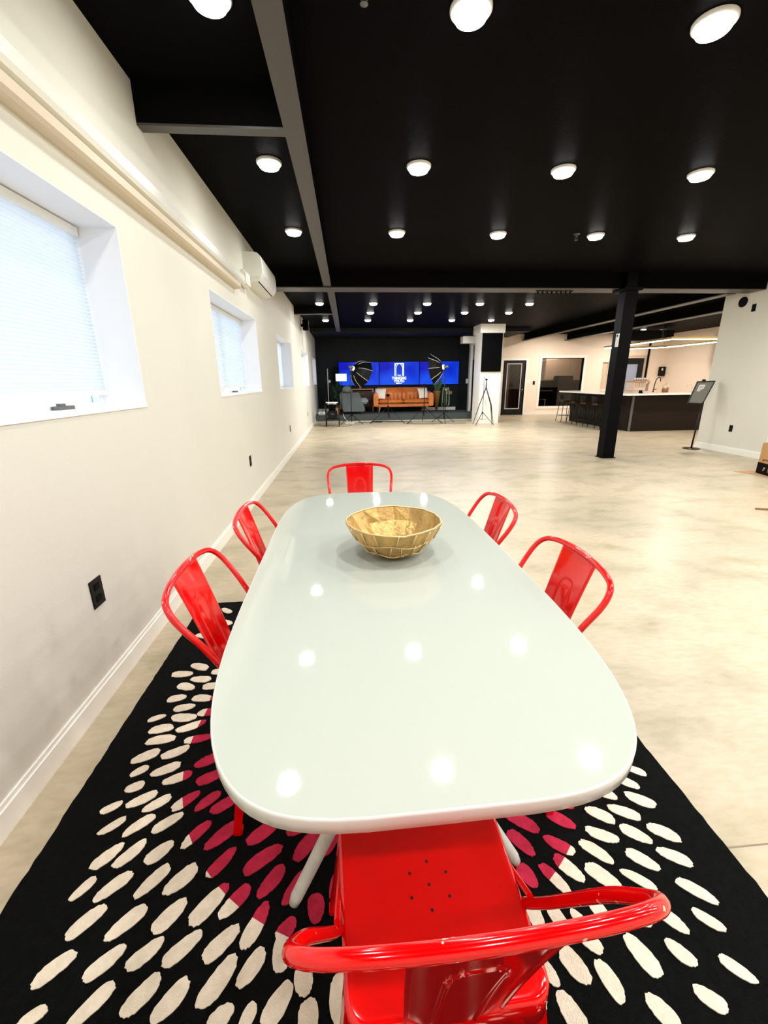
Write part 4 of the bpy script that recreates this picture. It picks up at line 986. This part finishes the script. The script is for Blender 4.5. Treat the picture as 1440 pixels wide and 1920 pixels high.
struct('deadbolt', MB().cyl((DX1-.09, YE-.03, .90), (DX1-.09, YE-.01, .90), .022, 16), M['chrome'], d)
m = MB(); m.box(DX0, DX0+.03, YE-.03, YE+.05, 0, 2.09); m.box(DX1-.03, DX1, YE-.03, YE+.05, 0, 2.09); m.box(DX0+.03, DX1-.03, YE-.03, YE+.05, 2.06, 2.09)
struct('trim_10', m, M['black'], label='black frame of the glass door')
m = MB(); m.box(DX0-.085, DX0, YE-.015, YE, 0, 2.18); m.box(DX1, DX1+.085, YE-.015, YE, 0, 2.18); m.box(DX0, DX1, YE-.015, YE, 2.09, 2.18)
struct('trim_11', m, M['trim'], label='pale casing around the glass door')
m = MB(); m.box(WX0-.1, WX0, YE-.02, YE, IZ0-.1, IZ1+.1); m.box(WX1, WX1+.1, YE-.02, YE, IZ0-.1, IZ1+.1); m.box(WX0, WX1, YE-.02, YE, IZ0-.1, IZ0); m.box(WX0, WX1, YE-.02, YE, IZ1, IZ1+.1)
w = struct('window_6', m, M['trim'], label='large inner window into the dark kitchen room')
m = MB(); m.box(WX0, WX0+.02, YE, YE+.15, IZ0, IZ1); m.box(WX1-.02, WX1, YE, YE+.15, IZ0, IZ1); m.box(WX0+.02, WX1-.02, YE, YE+.15, IZ0, IZ0+.02); m.box(WX0+.02, WX1-.02, YE, YE+.15, IZ1-.02, IZ1)
struct('reveal_frame', m, M['black'], w)
struct('pane', MB().box(WX0+.02, WX1-.02, YE+.06, YE+.066, IZ0+.02, IZ1-.02), M['tintglass'], w)
# things behind the inner window
t = thing('wall_cabinet', (8.95, 18.6, 1.3), 'pale wall cabinets seen through the inner window', 'cabinet')
MB().box(8.35, 9.95, 18.3, 18.7, 1.32, 2.5).build('cabinet_body', M['cabinet'], t)
for a, b in ((8.36, 8.88), (8.90, 9.42), (9.44, 9.94)): MB().box(a, b, 18.28, 18.3, 1.34, 2.48, bev=.003).build('cabinet_door', M['cabinet'], t)
t = thing('kitchen_counter', (8.9, 18.5, 0), 'dark kitchen counter seen through the inner window', 'counter')
MB().box(7.7, 10.2, 18.1, 18.7, 0, .88).build('counter_body', M['black'], t)
MB().box(7.68, 10.22, 18.06, 18.7, .88, .92, bev=.004).build('worktop', M['greytrim'], t)
t = thing('kitchen_wall_unit', (8.9, 18.7, 0), 'dark partition behind the kitchen counter', 'partition')
MB().box(7.0, 10.4, 18.71, 18.78, 0, ZC-.001).build('partition_panel', M['barpanel'], t)
t = thing('refrigerator', (9.05, 17.9, 0), 'black appliance standing inside the kitchen behind the inner window', 'appliance')
MB().box(8.62, 9.28, 17.65, 18.02, 0, 1.50, bev=.01).build('appliance_body', M['black'], t)
MB().box(8.64, 9.26, 17.63, 17.65, .1, 1.45, bev=.004).build('appliance_door', M['blackmetal'], t)
MB().box(8.55, 8.62, 17.68, 17.9, 1.36, 1.44).build('handle', M['black'], t)
t = thing('framed_stool', (7.95, 17.6, 0), 'thin pale metal frame standing low behind the inner window', 'stool')
m = MB(); m.tube([(7.78, 17.55, 0), (7.78, 17.55, .58), (8.12, 17.55, .58), (8.12, 17.55, 0)], .012, 6); m.build('metal_frame', M['silver'], t)
# right: sidelight and door
w = struct('window_7', MB().box(10.14, 10.17, YE-.01, YE+.15, .92, 2.03).box(10.43, 10.46, YE-.01, YE+.15, .92, 2.03).box(10.17, 10.43, YE-.01, YE+.15, 2.0, 2.03).box(10.17, 10.43, YE-.01, YE+.15, .92, .95), M['trim'], label='narrow tan window left of the black column')
struct('pane_panel', MB().box(10.17, 10.43, YE+.08, YE+.1, .95, 2.0), M['tanface'], w)
d = struct('door_2', MB().box(RX0+.02, RX0+.2, YE-.01, YE+.035, .01, 2.12).box(RX1-.24, RX1-.02, YE-.01, YE+.035, .01, 2.12).box(RX0+.2, RX1-.24, YE-.01, YE+.035, .01, .3).box(RX0+.2, RX1-.24, YE-.01, YE+.035, 1.92, 2.12), M['blackmetal'], label='black door with a blue grey pane behind the bar')
struct('blind_panel', MB().box(RX0+.2, RX1-.24, YE+.02, YE+.03, .3, 1.92), M['bluepane'], d)
struct('door_handle', MB().box(RX0+.08, RX0+.11, YE-.05, YE-.01, .95, 1.1), M['chrome'], d)
m = MB(); m.box(RX0-.09, RX0, YE-.02, YE, 0, 2.24); m.box(RX1, RX1+.09, YE-.02, YE, 0, 2.24); m.box(RX0, RX1, YE-.02, YE, 2.14, 2.24)
struct('trim_12', m, M['tanface'], label='tan casing around the door behind the bar')
struct('trim_13', MB().box(11.97, 12.02, 17.06, 17.12, 0, 2.7), M['black'], label='slim black post behind the bar')
# duct
t = thing('air_duct', (10.4, 15.0, 2.8), 'black rectangular duct below the ceiling over the bar', 'duct')
MB().box(9.5, 11.3, 14.95, 15.4, 2.62, 2.95, bev=.005).build('duct_run', M['black'], t)
MB().box(10.86, 10.90, 14.93, 15.42, 2.60, 2.97).build('duct_joint', M['blackmetal'], t)
for x in (9.8, 11.1): MB().box(x-.01, x+.01, 15.1, 15.2, 2.95, ZC).build('hanger', M['blackmetal'], t)

# ================================================================== BAR
bar_ = thing('bar_counter', (8.8, 12.6, 0), 'dark panelled bar with a long white counter top', 'bar')
BX0, BX1, BY0, BY1, BH = 7.55, 11.2, 11.09, 14.35, .945
m = MB(); m.box(BX0, BX1, BY0, BY0+.5, 0, BH); m.build('front_panel', M['barpanel'], bar_)
m = MB(); m.box(BX0, BX0+.5, BY0+.5, BY1, 0, BH); m.build('side_panel', M['barside'], bar_)
for k in range(6):
    MB().box(BX0-.006, BX0, BY0+.06+.54*k, BY0+.09+.54*k, .02, BH-.02).build('batten', M['barpanel'], bar_)
MB().box(BX0-.008, BX0+.04, BY0-.008, BY0+.03, 0, BH).build('corner_strip', M['greytrim'], bar_)
MB().box(BX0-.42, BX0+.55, BY0-.35, BY1+.05, BH+.012, BH+.055, bev=.004).box(BX0+.55, BX1+.1, BY0-.35, BY0+.55, BH+.012, BH+.055, bev=.004).build('counter_top', M['marble'], bar_)
MB().box(BX0-.38, BX0+.5, BY0-.31, BY1, BH, BH+.012).box(BX0+.5, BX1+.05, BY0-.31, BY0+.5, BH, BH+.012).build('sub_top', M['black'], bar_)
CT = BH+.055
# bar stools
def make_stool(x, y, label):
    t = thing('bar_stool', (x, y, 0), label, 'bar stool', 'black bar stools along the bar')
    MB().box(x-.17, x+.17, y-.17, y+.17, .64, .70, bev=.025).build('seat', M['darkwood'], t)
    for sx in (-1, 1):
        for sy_ in (-1, 1): MB().tube([(x+sx*.13, y+sy_*.13, .64), (x+sx*.19, y+sy_*.19, 0)], .011, 8).build('leg', M['blackmetal'], t)
    m = MB(); m.tube([(x-.172, y-.172, .2), (x+.172, y-.172, .2), (x+.172, y+.172, .2), (x-.172, y+.172, .2)], .008, 6, closed=True); m.build('foot_rail', M['blackmetal'], t)
    m = MB(); m.grid(lambda u, v: (x-.15+.0*u-.03*math.sin(PI*u)-.02*v, y-.15+.30*u, .72+.16*v), 8, 3); o = m.build('low_back', M['blackplastic'], t)
    sd = o.modifiers.new('s', 'SOLIDIFY'); sd.thickness = .015
    return t
st = make_stool(7.30, 14.22, 'black bar stool at the far end of the bar, its legs against the pale wall')
for y, l in ((13.45, 'second black bar stool from the far end of the bar'), (12.8, 'third black bar stool from the far end of the bar'), (12.15, 'black bar stool half hidden just left of the column'), (11.5, 'black bar stool nearest the bar corner, right of the column')):
    copy_thing(st, (7.28, y, 0), 0, l)

# pendant ring
pn = thing('pendant_light', (9.0, 12.5, 2.3), 'angular brass framed light ring hanging over the bar', 'pendant light')
PR = [(8.12, 10.80), (8.22, 13.85), (9.2, 14.4), (10.1, 13.6), (10.1, 10.85)]
m = MB(); m2 = MB()
for k in range(len(PR)):
    p, q = Vector((*PR[k], 0)), Vector((*PR[(k+1) % len(PR)], 0)); d_ = (q-p); L_ = d_.length; a = math.atan2(d_.y, d_.x); c = (p+q)/2
    R3 = Matrix.Rotation(a, 3, 'Z')
    m.obox((c.x, c.y, 2.335), (L_+.05, .055, .05), R3); m2.obox((c.x, c.y, 2.300), (L_+.03, .05, .02), R3)
m.build('frame', M['brass'], pn); m2.build('light_strip', M['ledstrip'], pn)
for x, y in ((8.13, 11.2), (10.1, 11.2), (8.5, 13.9), (10.0, 13.6)): MB().cyl((x, y, 2.36), (x, y, ZC), .003, 6).build('suspension_wire', M['blackmetal'], pn)

# things on the counter
cxm, cym = 7.8, 11.35
t = thing('coffee_machine', (cxm, cym, CT), 'pale espresso machine with cups on top at the left of the bar counter', 'coffee machine')
MB().box(7.62, 7.99, 11.28, 11.6, CT+.05, CT+.29, bev=.015).build('machine_body', M['pinkmetal'], t)
MB().box(7.60, 8.02, 11.18, 11.6, CT, CT+.05, bev=.006).build('drip_tray', M['pinkmetal'], t)
MB().box(7.60, 8.01, 11.22, 11.6, CT+.29, CT+.32, bev=.004).build('cup_rail', M['wood'], t)
for k in range(7): MB().box(7.645+.05*k, 7.66+.05*k, 11.262, 11.28, CT+.15, CT+.26).build('front_slat', M['tanface'], t)
def cup(x, y, lab):
    t = thing('cup', (x, y, CT+.32), lab, 'cup', 'cups on top of the coffee machine')
    MB().lathe((x, y, CT+.32), [(0, 0), (.022, 0), (.03, .07), (.026, .07), (.02, .008), (0, .008)], 14).build('cup_body', M['silver'], t); return t
cp = cup(7.64, 11.28, 'small grey cup on the coffee machine, leftmost of the row')
for k in range(1, 6): copy_thing(cp, (7.64+.066*k, 11.28, CT+.32), 0, 'small grey cup on the coffee machine, %s of the row' % ('second', 'third', 'fourth', 'fifth', 'rightmost')[k-1])
t = thing('coffee_grinder', (8.16, 11.4, CT), 'slim pale grinder beside the coffee machine', 'grinder')
MB().box(8.11, 8.19, 11.36, 11.48, CT, CT+.24, bev=.008).build('grinder_body', M['pinkmetal'], t)
MB().lathe((8.15, 11.41, CT+.24), [(0, 0), (.03, 0), (.06, .13), (.05, .13), (0, .02)], 16).build('hopper', M['tanface'], t)
def faucet(x, y, lab, h=.28, s_=1, mt='blackmetal'):
    t = thing('faucet', (x, y, CT), lab, 'faucet')
    MB().tube(catmull([(x, y, CT), (x+.01*s_, y, CT+h*.5), (x+.04*s_, y, CT+h*.85), (x+.10*s_, y, CT+h), (x+.15*s_, y, CT+h*.92), (x+.165*s_, y, CT+h*.72)], 5), .012, 10).build('spout', M[mt], t)
    MB().lathe((x, y, CT), [(0, 0), (.03, 0), (.028, .02), (.014, .04), (0, .04)], 16).build('base', M[mt], t)
    MB().tube([(x, y, CT+.08), (x+.08, y-.02, CT+.09)], .008, 8).build('lever', M[mt], t)
faucet(8.30, 11.4, 'tall curved black faucet on the bar counter', .40)
faucet(9.42, 11.4, 'lower faucet at the right end of the bar counter near the sign', .22, -1, 'pinkmetal')
def jar(x, y, lab, h):
    t = thing('glass_jar', (x, y, CT), lab, 'jar', 'jars on the bar counter')
    MB().lathe((x, y, CT), [(0, 0), (.045, 0), (.05, .02), (.05, h-.03), (.035, h), (0, h)], 16).build('jar_body', M['tanface'], t)
    MB().lathe((x, y, CT), [(0, .003), (.051, .01), (.051, h*.6), (0, h*.6)], 16).build('jar_contents', M['jar'], t)
    MB().lathe((x, y, CT+h), [(0, 0), (.038, 0), (.038, .02), (0, .022)], 16).build('lid', M['silver'], t)
jar(8.57, 11.35, 'left brown jar beside the black faucet', .19); jar(8.69, 11.42, 'right brown jar beside the black faucet', .22)
t = thing('counter_tray', (7.9, 10.95, CT), 'flat pale tray before the coffee machine', 'tray')
MB().box(7.66, 8.18, 10.88, 11.05, CT, CT+.03, bev=.008).build('tray_body', M['pinkmetal'], t)
MB().box(7.61, 7.66, 10.92, 11.0, CT, CT+.08, bev=.004).build('handle', M['black'], t)
t = thing('wall_dispenser', (12.5, YE, 1.7), 'small brown dispenser on the wall behind the bar', 'dispenser')
MB().box(12.55, 12.78, YE-.12, YE, 1.44, 1.80, bev=.01).build('dispenser_case', M['barside'], t)
MB().box(12.6, 12.66, YE-.13, YE-.12, 1.66, 1.74).build('dispenser_window', M['white'], t)

# ================================================================== SIGN STAND, BOXES
sg = thing('sign_stand', (6.93, 8.11, 0), 'black floor sign stand with a grey board beside the right wall', 'sign stand')
MB().lathe((6.93, 8.11, 0), [(0, 0), (.15, 0), (.152, .008), (.145, .016), (.02, .022), (0, .022)], 32).build('base_disc', M['blackmetal'], sg)
MB().tube([(6.93, 8.11, .015), (6.96, 8.12, .5), (7.0, 8.14, .93)], .016, 12).build('pole', M['blackmetal'], sg)
def sp_(u, v): # u right, v up on the board
    a = Vector((6.69, 8.15, .895)); b = Vector((7.0, 8.13, .875)); c = Vector((6.795, 8.13, 1.315)); d_ = Vector((7.135, 8.09, 1.325))
    return (a*(1-u)+b*u)*(1-v)+(c*(1-u)+d_*u)*v
n_ = (sp_(1, 0)-sp_(0, 0)).cross(sp_(0, 1)-sp_(0, 0)).normalized()
def slab(mb, u0, u1, v0, v1, d0, d1, mi=0):
    P = [sp_(u0, v0), sp_(u1, v0), sp_(u1, v1), sp_(u0, v1)]
    A = [mb.bm.verts.new(p+n_*d0) for p in P]; B = [mb.bm.verts.new(p+n_*d1) for p in P]
    mb._face(A[::-1], mi); mb._face(B, mi)
    for k in range(4): mb._face([A[k], A[(k+1) % 4], B[(k+1) % 4], B[k]], mi)
m = MB(); slab(m, 0, .05, 0, 1, -.012, .008); slab(m, .95, 1, 0, 1, -.012, .008); slab(m, .05, .95, 0, .05, -.012, .008); slab(m, .05, .95, .95, 1, -.012, .008); m.build('sign_frame', M['blackmetal'], sg)
m = MB(); slab(m, .05, .95, .05, .95, -.008, .002); m.build('sign_board', M['sign'], sg)
m = MB(); slab(m, .22, .55, .56, .84, .0025, .004); pp_ = m.build('paper_sheet', M['paper'], sg)
m = MB()
for u0, u1, v0, v1 in ((.27, .50, .76, .78), (.27, .50, .71, .73), (.27, .44, .66, .68), (.27, .50, .61, .63)): slab(m, u0, u1, v0, v1, .0042, .005)
m.build('paper_print', M['print'], pp_)
MB().obox((6.92, 8.12, 1.335), (.07, .02, .03), Matrix.Identity(3), bev=.004).build('top_clip', M['black'], sg)

t = thing('cardboard_box', (6.40, 5.55, 0), 'large cardboard box with a black printed band on the floor at the right edge', 'box', 'cardboard boxes by the right wall')
Rb = Matrix.Rotation(math.radians(-12), 4, 'Z'); Tb = Matrix.Translation((6.09, 5.82, .008)) @ Rb
MB().box(0, .60, -.46, 0, 0, .45, mtx=Tb, bev=.004).build('box_body', M['cardboard'], t)
MB().box(-.002, .602, -.462, .002, .004, .165, mtx=Tb).build('printed_band', M['black'], t)
m = MB(); mt_ = Tb @ Matrix.Translation((-.0035, -.15, .085)) @ Matrix.Rotation(-PI/2, 4, 'Z') @ Matrix.Rotation(PI/2, 4, 'X'); text_mesh('JF', .055, mt_, m, .002)
m.box(-.004, -.002, -.232, -.226, .04, .14, mtx=Tb)
m.build('printed_mark', M['cardboard'], t)
MB().tube([Tb @ Vector(p) for p in ((-.004, -.09, .19), (-.004, -.10, .215), (-.004, -.22, .215), (-.004, -.23, .19))], .006, 6).build('hand_hole', M['darkwood'], t)
t = thing('paper_stack', (6.40, 5.55, .458), 'white paper bundle between the two cardboard boxes', 'paper')
MB().box(.02, .56, -.44, -.02, .451, .54, mtx=Tb, bev=.01).build('paper_bundle', M['paper'], t)
t = thing('cardboard_box', (6.42, 5.55, .55), 'upper cardboard box stacked over the large box at the right edge', 'box', 'cardboard boxes by the right wall')
MB().box(.03, .55, -.43, -.03, .542, .75, mtx=Tb, bev=.004).build('box_body', M['cardboard'], t)
MB().box(.26, .32, -.432, -.028, .542, .752, mtx=Tb).build('tape_strip', M['wood'], t)
t = thing('white_bag', (6.42, 5.55, .76), 'white bag on top of the stacked cardboard boxes', 'bag')
m = MB(); m.lathe((6.36, 5.54, .759), [(0, 0), (.15, 0), (.2, .06), (.18, .15), (.08, .19), (0, .19)], 20); smooth(m.build('bag_body', M['white'], t))
tag(MB().prism([(5.88, 5.98), (6.0, 5.75), (6.02, 5.3), (6.6, 5.3), (6.7, 5.7), (6.2, 5.95)], 0, .007).build('cardboard_flap', M['cardboard'], None, loc=(6.3, 5.7, 0)), 'flat sheet of cardboard under the large box at the right edge', 'cardboard')
t = thing('floor_strap', (4.5, 4.08, 0), 'small piece of dark strap on the floor at the right edge of the photo', 'strap')
MB().tube(catmull([(4.42, 4.12, .006), (4.5, 4.09, .008), (4.6, 4.05, .012), (4.75, 4.0, .01)], 5), .012, 8).build('strap_piece', M['wicker'], t)
MB().tube([(4.6, 4.05, .02), (4.74, 4.0, .02)], .018, 8).build('strap_end', M['black'], t)
